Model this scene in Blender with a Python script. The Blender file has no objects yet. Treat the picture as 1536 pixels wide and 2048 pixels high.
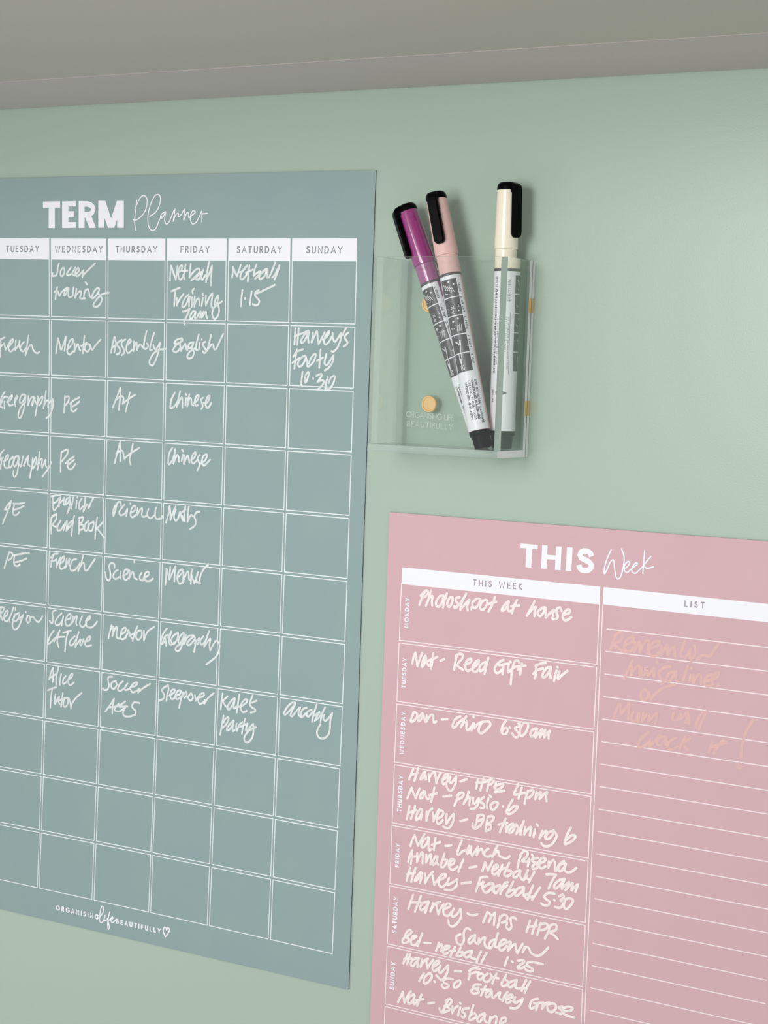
import bpy, math, random
from mathutils import Vector, Matrix

C = bpy.context.scene.collection
S = bpy.context.scene
MM = 0.001

# ------------------------------------------------------------------ camera
CAM_POS = (0.4722826, -0.7925379, -0.0995299)
CAM_RIGHT = (0.8626793, 0.5045558, 0.0347539)
CAM_DOWN = (0.0691949, -0.0496781, -0.9963655)
CAM_FWD = (-0.5009955, 0.8619487, -0.0777689)
cam_data = bpy.data.cameras.new('camera')
cam_data.sensor_fit = 'VERTICAL'
cam_data.sensor_height = 24.0
cam_data.lens = 3654.30 / 2048.0 * 24.0
cam_data.clip_start = 0.01
cam_data.clip_end = 20.0
cam = bpy.data.objects.new('camera', cam_data)
C.objects.link(cam)
cam.matrix_world = Matrix((
    (CAM_RIGHT[0], -CAM_DOWN[0], -CAM_FWD[0], CAM_POS[0]),
    (CAM_RIGHT[1], -CAM_DOWN[1], -CAM_FWD[1], CAM_POS[1]),
    (CAM_RIGHT[2], -CAM_DOWN[2], -CAM_FWD[2], CAM_POS[2]),
    (0, 0, 0, 1)))
S.camera = cam

# ------------------------------------------------------------------ light
S.view_settings.view_transform = 'Standard'
S.view_settings.look = 'None'
S.view_settings.gamma = 1.0
S.view_settings.exposure = 0.0
S.view_settings.use_curve_mapping = False
world = bpy.data.worlds.new('room_ambience')
S.world = world
world.use_nodes = True
wb = world.node_tree.nodes['Background']
wb.inputs['Color'].default_value = (0.97, 0.99, 1.0, 1)
# the room is brighter towards the right than towards the left
wtc = world.node_tree.nodes.new('ShaderNodeTexCoord')
wsp = world.node_tree.nodes.new('ShaderNodeSeparateXYZ')
wmr = world.node_tree.nodes.new('ShaderNodeMapRange')
wmr.inputs['From Min'].default_value = -1.0
wmr.inputs['From Max'].default_value = 1.0
wmr.inputs['To Min'].default_value = 0.52
wmr.inputs['To Max'].default_value = 0.74
world.node_tree.links.new(wtc.outputs['Generated'], wsp.inputs[0])
world.node_tree.links.new(wsp.outputs['X'], wmr.inputs['Value'])
world.node_tree.links.new(wmr.outputs['Result'], wb.inputs['Strength'])
S.cycles.sample_clamp_indirect = 0.0
S.cycles.max_bounces = 40
S.cycles.transparent_max_bounces = 64
S.cycles.transmission_bounces = 40
S.cycles.glossy_bounces = 16
S.cycles.diffuse_bounces = 5


def area(name, loc, target, sx, sy, energy, color):
    l = bpy.data.lights.new(name, 'AREA')
    l.shape = 'RECTANGLE'
    l.size, l.size_y, l.energy, l.color = sx, sy, energy, color
    o = bpy.data.objects.new(name, l)
    C.objects.link(o)
    o.location = loc
    o.rotation_euler = (Vector(target) - Vector(loc)).to_track_quat('-Z', 'Y').to_euler()
    return o


# unseen light added close in front of the wall, for its outward falloff
area('added_front_light', (0.06, -0.7, -0.02), (0.05, 0, -0.08), 0.18, 0.34, 2.35, (1.0, 0.985, 0.965))
area('window_light', (-0.45, -2.2, 0.42), (0.05, 0, -0.05), 0.22, 0.5, 3.3, (1.0, 0.99, 0.97))
# soft daylight from the lower left, off the side window and the desk top
area('side_window_light', (-1.1, -1.0, -0.75), (0.0, 0, -0.2), 0.45, 0.45, 1.6, (0.98, 1.0, 1.0))




# ------------------------------------------------------------------ materials
def lin(c):
    c = c / 255.0
    return c / 12.92 if c <= 0.04045 else ((c + 0.055) / 1.055) ** 2.4


def rgb(c):
    return (lin(c[0]), lin(c[1]), lin(c[2]), 1.0)


def mat(name, col, rough=0.5, spec=0.5, metal=0.0, mottle=None, scale=40.0, bump=0.0, bump_scale=900.0, coat=0.0):
    m = bpy.data.materials.new(name)
    m.use_nodes = True
    nt = m.node_tree
    b = nt.nodes['Principled BSDF']
    b.inputs['Base Color'].default_value = rgb(col)
    b.inputs['Roughness'].default_value = rough
    b.inputs['Specular IOR Level'].default_value = spec
    b.inputs['Metallic'].default_value = metal
    b.inputs['Coat Weight'].default_value = coat
    b.inputs['Coat Roughness'].default_value = 0.09
    if mottle or bump:
        tc = nt.nodes.new('ShaderNodeTexCoord')
    if mottle:
        n = nt.nodes.new('ShaderNodeTexNoise')
        n.inputs['Scale'].default_value = scale
        n.inputs['Detail'].default_value = 4.0
        r = nt.nodes.new('ShaderNodeValToRGB')
        r.color_ramp.elements[0].position = 0.32
        r.color_ramp.elements[1].position = 0.68
        r.color_ramp.elements[0].color = rgb(mottle)
        r.color_ramp.elements[1].color = rgb(col)
        nt.links.new(tc.outputs['Object'], n.inputs['Vector'])
        nt.links.new(n.outputs['Fac'], r.inputs['Fac'])
        nt.links.new(r.outputs['Color'], b.inputs['Base Color'])
    if bump:
        n2 = nt.nodes.new('ShaderNodeTexNoise')
        n2.inputs['Scale'].default_value = bump_scale
        bp = nt.nodes.new('ShaderNodeBump')
        bp.inputs['Strength'].default_value = bump
        bp.inputs['Distance'].default_value = 0.0004
        nt.links.new(tc.outputs['Object'], n2.inputs['Vector'])
        nt.links.new(n2.outputs['Fac'], bp.inputs['Height'])
        nt.links.new(bp.outputs['Normal'], b.inputs['Normal'])
    return m


M = {}
M['wall'] = mat('sage_green_board', (170, 189, 174), 0.33, 0.36, bump=0.12, bump_scale=1500)
M['shelf'] = mat('grey_melamine', (178, 174, 163), 0.6, 0.3, bump=0.1, bump_scale=1200)
M['rearstrip'] = mat('pale_grey_strip', (184, 176, 172), 0.6, 0.3, bump=0.1, bump_scale=1200)
M['blue'] = mat('blue_grey_print', (147, 167, 165), 0.62, 0.3, mottle=(143, 165, 165), scale=30, bump=0.1, bump_scale=1800)
M['pink'] = mat('dusty_pink_print', (211, 174, 179), 0.62, 0.3, mottle=(209, 172, 177), scale=30, bump=0.1, bump_scale=1800)
M['edge'] = mat('dark_sheet_edge', (70, 74, 70), 0.8, 0.1)
M['white'] = mat('white_print', (243, 243, 249), 0.6, 0.3)
M['line'] = mat('white_line_print', (232, 240, 240), 0.6, 0.3)
M['pinkline'] = mat('white_rule_print', (248, 232, 235), 0.6, 0.3)
M['greytext'] = mat('grey_header_print', (136, 143, 147), 0.6, 0.3)
M['mauvetext'] = mat('mauve_header_print', (166, 152, 160), 0.6, 0.3)
M['ink'] = mat('cream_marker_ink', (233, 238, 236), 0.55, 0.3, mottle=(210, 219, 217), scale=420)
M['inkpink'] = mat('white_marker_ink', (251, 240, 236), 0.55, 0.3, mottle=(238, 222, 219), scale=380)
M['peach'] = mat('faint_peach_ink', (226, 183, 173), 0.6, 0.3, mottle=(216, 178, 177), scale=300)
M['black'] = mat('black_plastic', (3, 3, 4), 0.35, 0.06)
M['label'] = mat('white_label', (238, 239, 243), 0.35, 0.5)
M['labeldark'] = mat('charcoal_label_print', (86, 86, 88), 0.35, 0.5)
M['labeltext'] = mat('label_lettering', (70, 70, 74), 0.4, 0.4)
M['icon'] = mat('label_icon_print', (225, 226, 228), 0.4, 0.4)
M['gold'] = mat('brushed_gold', (240, 200, 138), 0.36, 0.5, metal=0.5)
M['purple'] = mat('plum_plastic', (150, 50, 122), 0.2, 0.8, coat=0.8)
M['purplesoft'] = mat('plum_collar_plastic', (164, 92, 144), 0.2, 0.8, coat=0.8)
M['blush'] = mat('blush_plastic', (228, 188, 183), 0.5, 0.5)
M['cream'] = mat('cream_plastic', (244, 235, 214), 0.16, 0.5)
M['etch'] = mat('frosted_etching', (225, 235, 226), 0.9, 0.1)
M['etch'].node_tree.nodes['Principled BSDF'].inputs['Alpha'].default_value = 0.5


def acrylic():
    m = bpy.data.materials.new('clear_acrylic')
    m.use_nodes = True
    b = m.node_tree.nodes['Principled BSDF']
    b.inputs['Base Color'].default_value = (0.96, 0.985, 0.97, 1)
    b.inputs['Roughness'].default_value = 0.0
    b.inputs['IOR'].default_value = 1.49
    b.inputs['Transmission Weight'].default_value = 1.0
    return m


M['acrylic'] = acrylic()


def clear_face(name, f0):
    # face of a thin clear sheet: reflection rising towards grazing angles, the rest passes straight on
    m = bpy.data.materials.new(name)
    m.use_nodes = True
    nt = m.node_tree
    nt.nodes.clear()
    out = nt.nodes.new('ShaderNodeOutputMaterial')
    mix = nt.nodes.new('ShaderNodeMixShader')
    tr = nt.nodes.new('ShaderNodeBsdfTransparent')
    tr.inputs['Color'].default_value = (0.994, 1.0, 0.996, 1)
    gl = nt.nodes.new('ShaderNodeBsdfGlossy')
    gl.inputs['Roughness'].default_value = 0.03
    lw = nt.nodes.new('ShaderNodeLayerWeight')
    lw.inputs['Blend'].default_value = 0.5
    pw = nt.nodes.new('ShaderNodeMath')
    pw.operation = 'POWER'
    pw.inputs[1].default_value = 5.0
    ma = nt.nodes.new('ShaderNodeMath')
    ma.operation = 'MULTIPLY_ADD'
    ma.inputs[1].default_value = 1.0 - f0
    ma.inputs[2].default_value = f0
    nt.links.new(lw.outputs['Facing'], pw.inputs[0])
    nt.links.new(pw.outputs[0], ma.inputs[0])
    nt.links.new(ma.outputs[0], mix.inputs[0])
    nt.links.new(tr.outputs[0], mix.inputs[1])
    nt.links.new(gl.outputs[0], mix.inputs[2])
    nt.links.new(mix.outputs[0], out.inputs['Surface'])
    return m


def cut_edge(name, col, solid):
    # saw-cut edge: scatters the light that leaks out along the sheet
    m = bpy.data.materials.new(name)
    m.use_nodes = True
    nt = m.node_tree
    nt.nodes.clear()
    out = nt.nodes.new('ShaderNodeOutputMaterial')
    d = nt.nodes.new('ShaderNodeBsdfDiffuse')
    t = nt.nodes.new('ShaderNodeBsdfTranslucent')
    d.inputs['Color'].default_value = t.inputs['Color'].default_value = rgb(col)
    tr = nt.nodes.new('ShaderNodeBsdfTransparent')
    a = nt.nodes.new('ShaderNodeMixShader')
    b = nt.nodes.new('ShaderNodeMixShader')
    a.inputs[0].default_value = 0.25
    b.inputs[0].default_value = solid
    nt.links.new(d.outputs[0], a.inputs[1])
    nt.links.new(t.outputs[0], a.inputs[2])
    nt.links.new(tr.outputs[0], b.inputs[1])
    nt.links.new(a.outputs[0], b.inputs[2])
    nt.links.new(b.outputs[0], out.inputs['Surface'])
    return m


M['face'] = clear_face('clear_acrylic_face', 0.05)
M['plate'] = clear_face('clear_acrylic_plate', 0.018)
M['edgewhite'] = cut_edge('painted_bright_edge', (253, 253, 252), 1.0)  # light leaving the right-hand edges, put into a near-white colour
M['edgegreen'] = cut_edge('green_cut_edge', (206, 222, 213), 0.4)


# ------------------------------------------------------------------ builders
class MB:
    """collects verts (millimetres) and faces for one mesh"""
    def __init__(self, step=0.0, axis=1, sign=-1):
        self.v, self.f, self.mi = [], [], []
        self.step, self.axis, self.sign = step, axis, sign

    def poly(self, pts, mi=0):
        n = len(self.v)
        if self.step:                       # each dab of ink lies a hair above the one before it
            d = self.sign * self.step * (len(self.f) % 160)
            pts = [tuple(c + (d if i == self.axis else 0) for i, c in enumerate(p)) for p in pts]
        self.v += [tuple(p) for p in pts]
        self.f.append(tuple(range(n, n + len(pts))))
        self.mi.append(mi)

    def box(self, a, b, mi=0):
        x0, y0, z0 = a
        x1, y1, z1 = b
        n = len(self.v)
        self.v += [(x0, y0, z0), (x1, y0, z0), (x1, y1, z0), (x0, y1, z0), (x0, y0, z1), (x1, y0, z1), (x1, y1, z1), (x0, y1, z1)]
        for q in ((0, 3, 2, 1), (4, 5, 6, 7), (0, 1, 5, 4), (1, 2, 6, 5), (2, 3, 7, 6), (3, 0, 4, 7)):
            self.f.append(tuple(n + i for i in q))
            self.mi.append(mi)

    def lathe(self, prof, seg=48, mi=0):
        n = len(self.v)
        for r, z in prof:
            for i in range(seg):
                a = 2 * math.pi * i / seg
                self.v.append((r * math.cos(a), r * math.sin(a), z))
        for k in range(len(prof) - 1):
            for i in range(seg):
                j = (i + 1) % seg
                self.f.append((n + k * seg + i, n + k * seg + j, n + (k + 1) * seg + j, n + (k + 1) * seg + i))
                self.mi.append(mi)
        self.f.append(tuple(n + i for i in reversed(range(seg))))
        self.mi.append(mi)
        e = n + (len(prof) - 1) * seg
        self.f.append(tuple(e + i for i in range(seg)))
        self.mi.append(mi)

    def build(self, name, mats, parent=None, smooth=False, bevel=0.0, origin=(0, 0, 0)):
        me = bpy.data.meshes.new(name)
        ox, oy, oz = origin
        me.from_pydata([((x - ox) * MM, (y - oy) * MM, (z - oz) * MM) for x, y, z in self.v], [], self.f)
        for mm in (mats if isinstance(mats, (list, tuple)) else [mats]):
            me.materials.append(mm)
        me.polygons.foreach_set('material_index', self.mi)
        if smooth:
            me.polygons.foreach_set('use_smooth', [True] * len(self.f))
        me.update()
        o = bpy.data.objects.new(name, me)
        C.objects.link(o)
        if smooth:
            md = o.modifiers.new('edges', 'EDGE_SPLIT')
            md.split_angle = math.radians(38)
        if bevel:
            bv = o.modifiers.new('bevel', 'BEVEL')
            bv.width = bevel * MM
            bv.segments = 2
            bv.limit_method = 'ANGLE'
        if parent is not None:
            o.parent = parent
        return o


def thing(name, label, cat, loc, group=None):
    o = bpy.data.objects.new(name, None)
    o.empty_display_size = 0.02
    C.objects.link(o)
    o.location = [v * MM for v in loc]
    o['label'], o['category'] = label, cat
    if group:
        o['group'] = group
    return o


def dec(s):
    return [[(int(a) / 10.0, int(b) / 10.0) for a, b in (t.split(',') for t in st.split(' '))] for st in s.split('|')]


def smooth_path(p, sub=5):
    if len(p) < 3:
        return p
    out = []
    for i in range(len(p) - 1):
        p0, p1, p2, p3 = p[max(i - 1, 0)], p[i], p[i + 1], p[min(i + 2, len(p) - 1)]
        for k in range(sub):
            t = k / sub
            q = []
            for a in (0, 1):
                q.append(0.5 * (2 * p1[a] + (p2[a] - p0[a]) * t + (2 * p0[a] - 5 * p1[a] + 4 * p2[a] - p3[a]) * t * t
                                + (3 * p1[a] - p0[a] - 3 * p2[a] + p3[a]) * t ** 3))
            out.append(tuple(q))
    out.append(p[-1])
    return out


def ribbon(mb, path, w, fn, round_ends=True, closed=False):
    """flat stroke of width w along a 2-D path, laid on a surface by fn(u, v)"""
    pts = [path[0]]
    for q in path[1:]:
        if math.hypot(q[0] - pts[-1][0], q[1] - pts[-1][1]) > w * 0.12:
            pts.append(q)
    if len(pts) == 1:
        pts.append((pts[0][0] + w * 0.15, pts[0][1]))
    n = len(pts)
    L, R = [], []
    for i in range(n):
        a, b = pts[max(i - 1, 0)], pts[min(i + 1, n - 1)]
        if closed:
            a, b = pts[(i - 1) % n], pts[(i + 1) % n]
        dx, dy = b[0] - a[0], b[1] - a[1]
        d = math.hypot(dx, dy) or 1e-6
        L.append((pts[i][0] - dy / d * w / 2, pts[i][1] + dx / d * w / 2))
        R.append((pts[i][0] + dy / d * w / 2, pts[i][1] - dx / d * w / 2))
    for i in range(n if closed else n - 1):
        j = (i + 1) % n
        mb.poly([fn(*R[i]), fn(*R[j]), fn(*L[j]), fn(*L[i])])
    if round_ends:
        # full discs at the ends and at sharp turns
        ids = {0, n - 1}
        for i in range(1, n - 1):
            ax, ay = pts[i][0] - pts[i - 1][0], pts[i][1] - pts[i - 1][1]
            bx, by = pts[i + 1][0] - pts[i][0], pts[i + 1][1] - pts[i][1]
            if ax * bx + ay * by < 0.8 * math.hypot(ax, ay) * math.hypot(bx, by):
                ids.add(i)
        for i in ids:
            mb.poly([fn(pts[i][0] + w / 2 * math.cos(t * math.pi / 5), pts[i][1] + w / 2 * math.sin(t * math.pi / 5)) for t in range(10)])


def arc(cx, cy, rx, ry, a0, a1, n=10):
    return [(cx + rx * math.cos(math.radians(a0 + (a1 - a0) * i / n)), cy + ry * math.sin(math.radians(a0 + (a1 - a0) * i / n))) for i in range(n + 1)]


# single-stroke capitals: width, strokes in a box of height 1
def font():
    F = {}
    F['A'] = (0.78, [[(0, 0), (0.39, 1), (0.78, 0)], [(0.13, 0.3), (0.65, 0.3)]])
    F['B'] = (0.55, [[(0, 0), (0, 1), (0.25, 1)] + arc(0.25, 0.76, 0.24, 0.24, 90, -90) + [(0, 0.52)], [(0.25, 0.52)] + arc(0.27, 0.26, 0.28, 0.26, 90, -90) + [(0, 0)]])
    F['C'] = (0.8, [arc(0.5, 0.5, 0.5, 0.5, 48, 312, 18)])
    F['D'] = (0.68, [[(0, 0), (0, 1), (0.22, 1)] + arc(0.22, 0.5, 0.46, 0.5, 90, -90, 14) + [(0, 0)]])
    F['E'] = (0.48, [[(0.48, 1), (0, 1), (0, 0), (0.48, 0)], [(0, 0.52), (0.44, 0.52)]])
    F['F'] = (0.46, [[(0.46, 1), (0, 1), (0, 0)], [(0, 0.52), (0.42, 0.52)]])
    F['G'] = (0.9, [arc(0.5, 0.5, 0.5, 0.5, 45, 345, 18) + [(0.98, 0.46), (0.58, 0.46)]])
    F['H'] = (0.66, [[(0, 0), (0, 1)], [(0.66, 0), (0.66, 1)], [(0, 0.52), (0.66, 0.52)]])
    F['I'] = (0.0, [[(0, 0), (0, 1)]])
    F['K'] = (0.56, [[(0, 0), (0, 1)], [(0.54, 1), (0.02, 0.5), (0.56, 0)]])
    F['L'] = (0.44, [[(0, 1), (0, 0), (0.44, 0)]])
    F['M'] = (0.94, [[(0, 0), (0.12, 1), (0.47, 0.18), (0.82, 1), (0.94, 0)]])
    F['N'] = (0.68, [[(0, 0), (0, 1), (0.68, 0), (0.68, 1)]])
    F['O'] = (1.0, [arc(0.5, 0.5, 0.5, 0.5, 0, 360, 24)])
    F['P'] = (0.52, [[(0, 0), (0, 1), (0.25, 1)] + arc(0.25, 0.73, 0.27, 0.27, 90, -90) + [(0, 0.46)]])
    F['R'] = (0.54, [[(0, 0), (0, 1), (0.25, 1)] + arc(0.25, 0.74, 0.26, 0.26, 90, -90) + [(0, 0.48)], [(0.22, 0.48), (0.54, 0)]])
    F['S'] = (0.5, [arc(0.26, 0.75, 0.23, 0.25, 40, 200, 8) + arc(0.24, 0.26, 0.26, 0.26, 70, -150, 10)])
    F['T'] = (0.58, [[(0, 1), (0.58, 1)], [(0.29, 1), (0.29, 0)]])
    F['U'] = (0.64, [[(0, 1), (0, 0.32)] + arc(0.32, 0.32, 0.32, 0.32, 180, 360, 10) + [(0.64, 1)]])
    F['V'] = (0.7, [[(0, 1), (0.35, 0), (0.7, 1)]])
    F['W'] = (1.06, [[(0, 1), (0.27, 0), (0.53, 0.85), (0.79, 0), (1.06, 1)]])
    F['Y'] = (0.66, [[(0, 1), (0.33, 0.48), (0.66, 1)], [(0.33, 0.48), (0.33, 0)]])
    F['.'] = (0.0, [[(0, 0), (0, 0.06)]])
    F[','] = (0.05, [[(0.06, 0.06), (0, -0.14)]])
    F['1'] = (0.2, [[(0, 0.8), (0.2, 1), (0.2, 0)]])
    F['2'] = (0.5, [arc(0.25, 0.74, 0.24, 0.26, 160, -35, 9) + [(0, 0), (0.5, 0)]])
    F['3'] = (0.48, [arc(0.22, 0.76, 0.22, 0.24, 150, -80, 8) + arc(0.22, 0.26, 0.26, 0.26, 85, -150, 9)])
    F['4'] = (0.56, [[(0.42, 0), (0.42, 1), (0, 0.28), (0.56, 0.28)]])
    F['5'] = (0.48, [[(0.44, 1), (0.1, 1), (0.05, 0.58)] + arc(0.22, 0.32, 0.26, 0.31, 110, -150, 10)])
    F[' '] = (0.3, [])
    return F


FONT = font()


def text_width(s, track):
    return sum(FONT[c][0] + track for c in s) - track


def lettering(mb, s, a, b, h, w, fn, up=1):
    """capitals from a to b (baseline ends, mm), cap height h, stroke w"""
    dx, dy = b[0] - a[0], b[1] - a[1]
    d = math.hypot(dx, dy)
    ex = (dx / d, dy / d)
    ey = (-ex[1] * up, ex[0] * up)
    n = len(s)
    hh = h - w
    nat = text_width(s, 0.0) * hh
    gap = (d - w - nat) / max(n - 1, 1)
    sx = 1.0
    if gap < 0.16 * hh:
        sx = (d - w - 0.2 * hh * (n - 1)) / nat
        gap = 0.2 * hh
    x = w / 2
    for c in s:
        cw, st = FONT[c]
        for p in st:
            q = [(a[0] + ex[0] * (x + u * hh * sx) + ey[0] * (w / 2 + v * hh), a[1] + ex[1] * (x + u * hh * sx) + ey[1] * (w / 2 + v * hh)) for u, v in p]
            ribbon(mb, q, w, fn)
        x += cw * hh * sx + gap


# ------------------------------------------------------------------ print and handwriting, mm on the wall plane
# (x to the right, z up, from the upper right corner of the term planner; stored in tenths of a millimetre)
PLANNER_SHEET = [(-297.0, 1.0), (0.44, -0.7), (0.85, -419.34), (-297.0, -420.17)]
WEEK_SHEET = [(15.29, -170.82), (233.35, -170.28), (233.35, -478.82), (13.96, -478.82)]
PLANNER_CELLS = "-476,-455 -90,-456 -87,-772 -472,-771|-472,-787 -87,-788 -84,-1095 -469,-1095|-469,-1111 -84,-1111 -83,-1418 -467,-1418|-467,-1434 -83,-1434 -83,-1741 -466,-1740|-466,-1757 -83,-1757 -83,-2064 -466,-2063|-466,-2079 -83,-2080 -84,-2387 -467,-2386|-467,-2402 -84,-2403 -86,-2710 -469,-2709|-469,-2725 -86,-2726 -88,-3034 -471,-3033|-472,-3049 -89,-3050 -91,-3359 -475,-3357|-475,-3374 -91,-3375 -94,-3685 -478,-3683|-478,-3699 -94,-3701 -97,-4024 -482,-4022|-876,-453 -491,-455 -487,-771 -870,-770|-870,-786 -487,-787 -484,-1095 -866,-1094|-865,-1110 -484,-1111 -482,-1418 -863,-1417|-863,-1433 -482,-1434 -481,-1740 -861,-1740|-861,-1756 -481,-1757 -481,-2063 -861,-2063|-861,-2079 -481,-2079 -482,-2386 -862,-2386|-862,-2402 -482,-2402 -484,-2709 -864,-2709|-864,-2725 -484,-2725 -486,-3033 -867,-3033|-867,-3049 -487,-3049 -489,-3357 -870,-3357|-870,-3373 -490,-3374 -493,-3683 -874,-3682|-874,-3699 -493,-3699 -497,-4022 -879,-4021|-1276,-452 -891,-453 -885,-770 -1269,-769|-1269,-785 -885,-786 -881,-1094 -1264,-1093|-1263,-1110 -880,-1110 -878,-1417 -1260,-1417|-1260,-1433 -878,-1433 -876,-1740 -1258,-1740|-1258,-1757 -876,-1756 -876,-2063 -1257,-2063|-1257,-2080 -876,-2079 -877,-2386 -1258,-2386|-1258,-2403 -877,-2402 -879,-2709 -1259,-2710|-1260,-2726 -879,-2725 -881,-3033 -1262,-3033|-1262,-3050 -882,-3049 -885,-3357 -1266,-3358|-1266,-3374 -885,-3373 -889,-3682 -1271,-3683|-1271,-3699 -889,-3699 -894,-4021 -1276,-4021|-1678,-450 -1291,-452 -1284,-769 -1670,-768|-1669,-784 -1284,-785 -1279,-1093 -1663,-1092|-1663,-1109 -1278,-1110 -1275,-1417 -1658,-1417|-1658,-1433 -1275,-1433 -1273,-1740 -1656,-1740|-1655,-1757 -1273,-1757 -1272,-2063 -1654,-2064|-1654,-2080 -1272,-2080 -1273,-2387 -1655,-2387|-1655,-2403 -1273,-2403 -1274,-2710 -1656,-2711|-1656,-2727 -1274,-2726 -1277,-3033 -1659,-3034|-1659,-3051 -1277,-3050 -1281,-3358 -1663,-3359|-1663,-3375 -1281,-3374 -1286,-3683 -1668,-3684|-1669,-3700 -1286,-3699 -1291,-4021 -1675,-4022|-2082,-447 -1693,-450 -1685,-767 -2072,-765|-2072,-782 -1684,-784 -1678,-1092 -2065,-1091|-2064,-1107 -1678,-1109 -1674,-1417 -2059,-1416|-2059,-1432 -1673,-1433 -1671,-1740 -2055,-1740|-2055,-1756 -1671,-1757 -1669,-2064 -2053,-2064|-2053,-2080 -1669,-2080 -1670,-2387 -2053,-2388|-2053,-2404 -1670,-2403 -1671,-2711 -2055,-2712|-2055,-2728 -1671,-2727 -1674,-3034 -2058,-3036|-2058,-3052 -1674,-3051 -1678,-3359 -2062,-3360|-2062,-3376 -1678,-3375 -1683,-3684 -2067,-3685|-2068,-3702 -1684,-3700 -1690,-4022 -2074,-4024|-2489,-443 -2097,-447 -2088,-765 -2478,-762|-2477,-779 -2087,-782 -2080,-1091 -2469,-1089|-2469,-1105 -2080,-1107 -2074,-1416 -2462,-1415|-2462,-1431 -2074,-1432 -2070,-1740 -2458,-1740|-2457,-1756 -2070,-1756 -2069,-2064 -2455,-2064|-2455,-2080 -2069,-2080 -2068,-2388 -2454,-2388|-2454,-2405 -2068,-2404 -2070,-2712 -2456,-2713|-2456,-2729 -2070,-2728 -2073,-3036 -2458,-3037|-2459,-3053 -2073,-3052 -2077,-3360 -2463,-3362|-2463,-3378 -2077,-3377 -2083,-3685 -2469,-3687|-2469,-3704 -2083,-3702 -2089,-4024 -2476,-4026|-2901,-441 -2504,-443 -2493,-762 -2889,-761|-2889,-777 -2493,-779 -2484,-1089 -2880,-1088|-2880,-1104 -2484,-1105 -2477,-1415 -2873,-1414|-2872,-1430 -2477,-1431 -2473,-1740 -2868,-1739|-2868,-1755 -2473,-1756 -2470,-2064 -2865,-2064|-2865,-2080 -2470,-2080 -2470,-2388 -2864,-2389|-2864,-2405 -2470,-2405 -2471,-2713 -2865,-2713|-2865,-2729 -2471,-2729 -2474,-3037 -2868,-3038|-2868,-3054 -2474,-3053 -2478,-3362 -2872,-3363|-2873,-3379 -2478,-3378 -2484,-3687 -2878,-3688|-2879,-3704 -2484,-3704 -2491,-4026 -2886,-4027"
PLANNER_BANDS = "-481,-342 -92,-343 -90,-456 -479,-455|-880,-340 -491,-341 -489,-455 -878,-453|-1281,-338 -891,-340 -888,-453 -1278,-452|-1683,-336 -1292,-338 -1289,-452 -1680,-450|-2088,-333 -1694,-336 -1691,-450 -2084,-447|-2496,-328 -2099,-332 -2095,-447 -2491,-443|-2906,-326 -2507,-328 -2502,-443 -2901,-441"
WEEK_CELLS = "236,-2062 1313,-2063 1313,-2350 235,-2348|235,-2362 1313,-2364 1313,-2661 234,-2658|234,-2672 1313,-2674 1313,-2972 233,-2969|233,-2983 1313,-2985 1313,-3284 232,-3281|232,-3295 1313,-3298 1313,-3597 231,-3594|230,-3607 1313,-3611 1313,-3911 229,-3908|229,-3921 1313,-3925 1314,-4226 228,-4222|228,-4236 1314,-4240 1314,-4542 227,-4538"
WEEK_BANDS = "237,-1979 1313,-1980 1313,-2063 236,-2062|1330,-1980 2231,-1985 2231,-2068 1330,-2063"
LIST_RULES = "1354,-2176 2208,-2181|1354,-2283 2208,-2288|1354,-2391 2209,-2396|1354,-2499 2209,-2504|1354,-2606 2210,-2612|1354,-2714 2210,-2720|1354,-2822 2210,-2828|1354,-2930 2211,-2936|1354,-3039 2211,-3044|1354,-3147 2212,-3153|1354,-3255 2212,-3261|1354,-3364 2212,-3370|1354,-3473 2213,-3479|1354,-3581 2213,-3588|1354,-3690 2214,-3697|1355,-3799 2214,-3806|1355,-3908 2214,-3915|1355,-4018 2215,-4024|1355,-4127 2215,-4134|1355,-4237 2216,-4243|1355,-4346 2216,-4353|1355,-4456 2216,-4463|1355,-4566 2217,-4573|1355,-4676 2217,-4683"
LIST_FRAME = "1330,-2063 1331,-4675 2241,-4682 2231,-2068"
TERM_BARS = "-2150,-128 -2026,-128 -2025,-164 -2149,-163|-2108,-140 -2064,-141 -2060,-275 -2105,-275|-2012,-129 -1967,-129 -1963,-276 -2008,-275|-2012,-129 -1913,-129 -1913,-158 -2011,-158|-2010,-184 -1922,-184 -1922,-215 -2009,-216|-2009,-244 -1910,-244 -1909,-275 -2008,-275|-1894,-129 -1852,-130 -1848,-276 -1890,-276|-1849,-214 -1804,-208 -1768,-277 -1815,-276|-1756,-130 -1714,-131 -1710,-276 -1752,-276|-1625,-132 -1579,-133 -1575,-278 -1621,-277|-1756,-130 -1707,-131 -1641,-277 -1684,-277|-1627,-132 -1579,-133 -1641,-277 -1684,-277"
TERM_BOWL = "-1873,-145 -1833,-146 -1808,-152 -1793,-165 -1790,-177 -1796,-192 -1812,-202 -1834,-205 -1871,-205"
THIS_BARS = "889,-1808 981,-1808 980,-1829 889,-1830|920,-1823 952,-1823 950,-1920 919,-1921|1003,-1807 1032,-1807 1031,-1920 1002,-1920|1076,-1807 1105,-1807 1105,-1920 1075,-1921|1026,-1852 1080,-1851 1079,-1872 1025,-1873|1133,-1807 1163,-1806 1161,-1920 1131,-1921"
THIS_S = "1262,-1841 1255,-1826 1240,-1818 1221,-1818 1207,-1825 1201,-1839 1208,-1852 1228,-1859 1248,-1867 1262,-1879 1262,-1895 1249,-1907 1233,-1910 1213,-1909 1202,-1899 1199,-1886"
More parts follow.
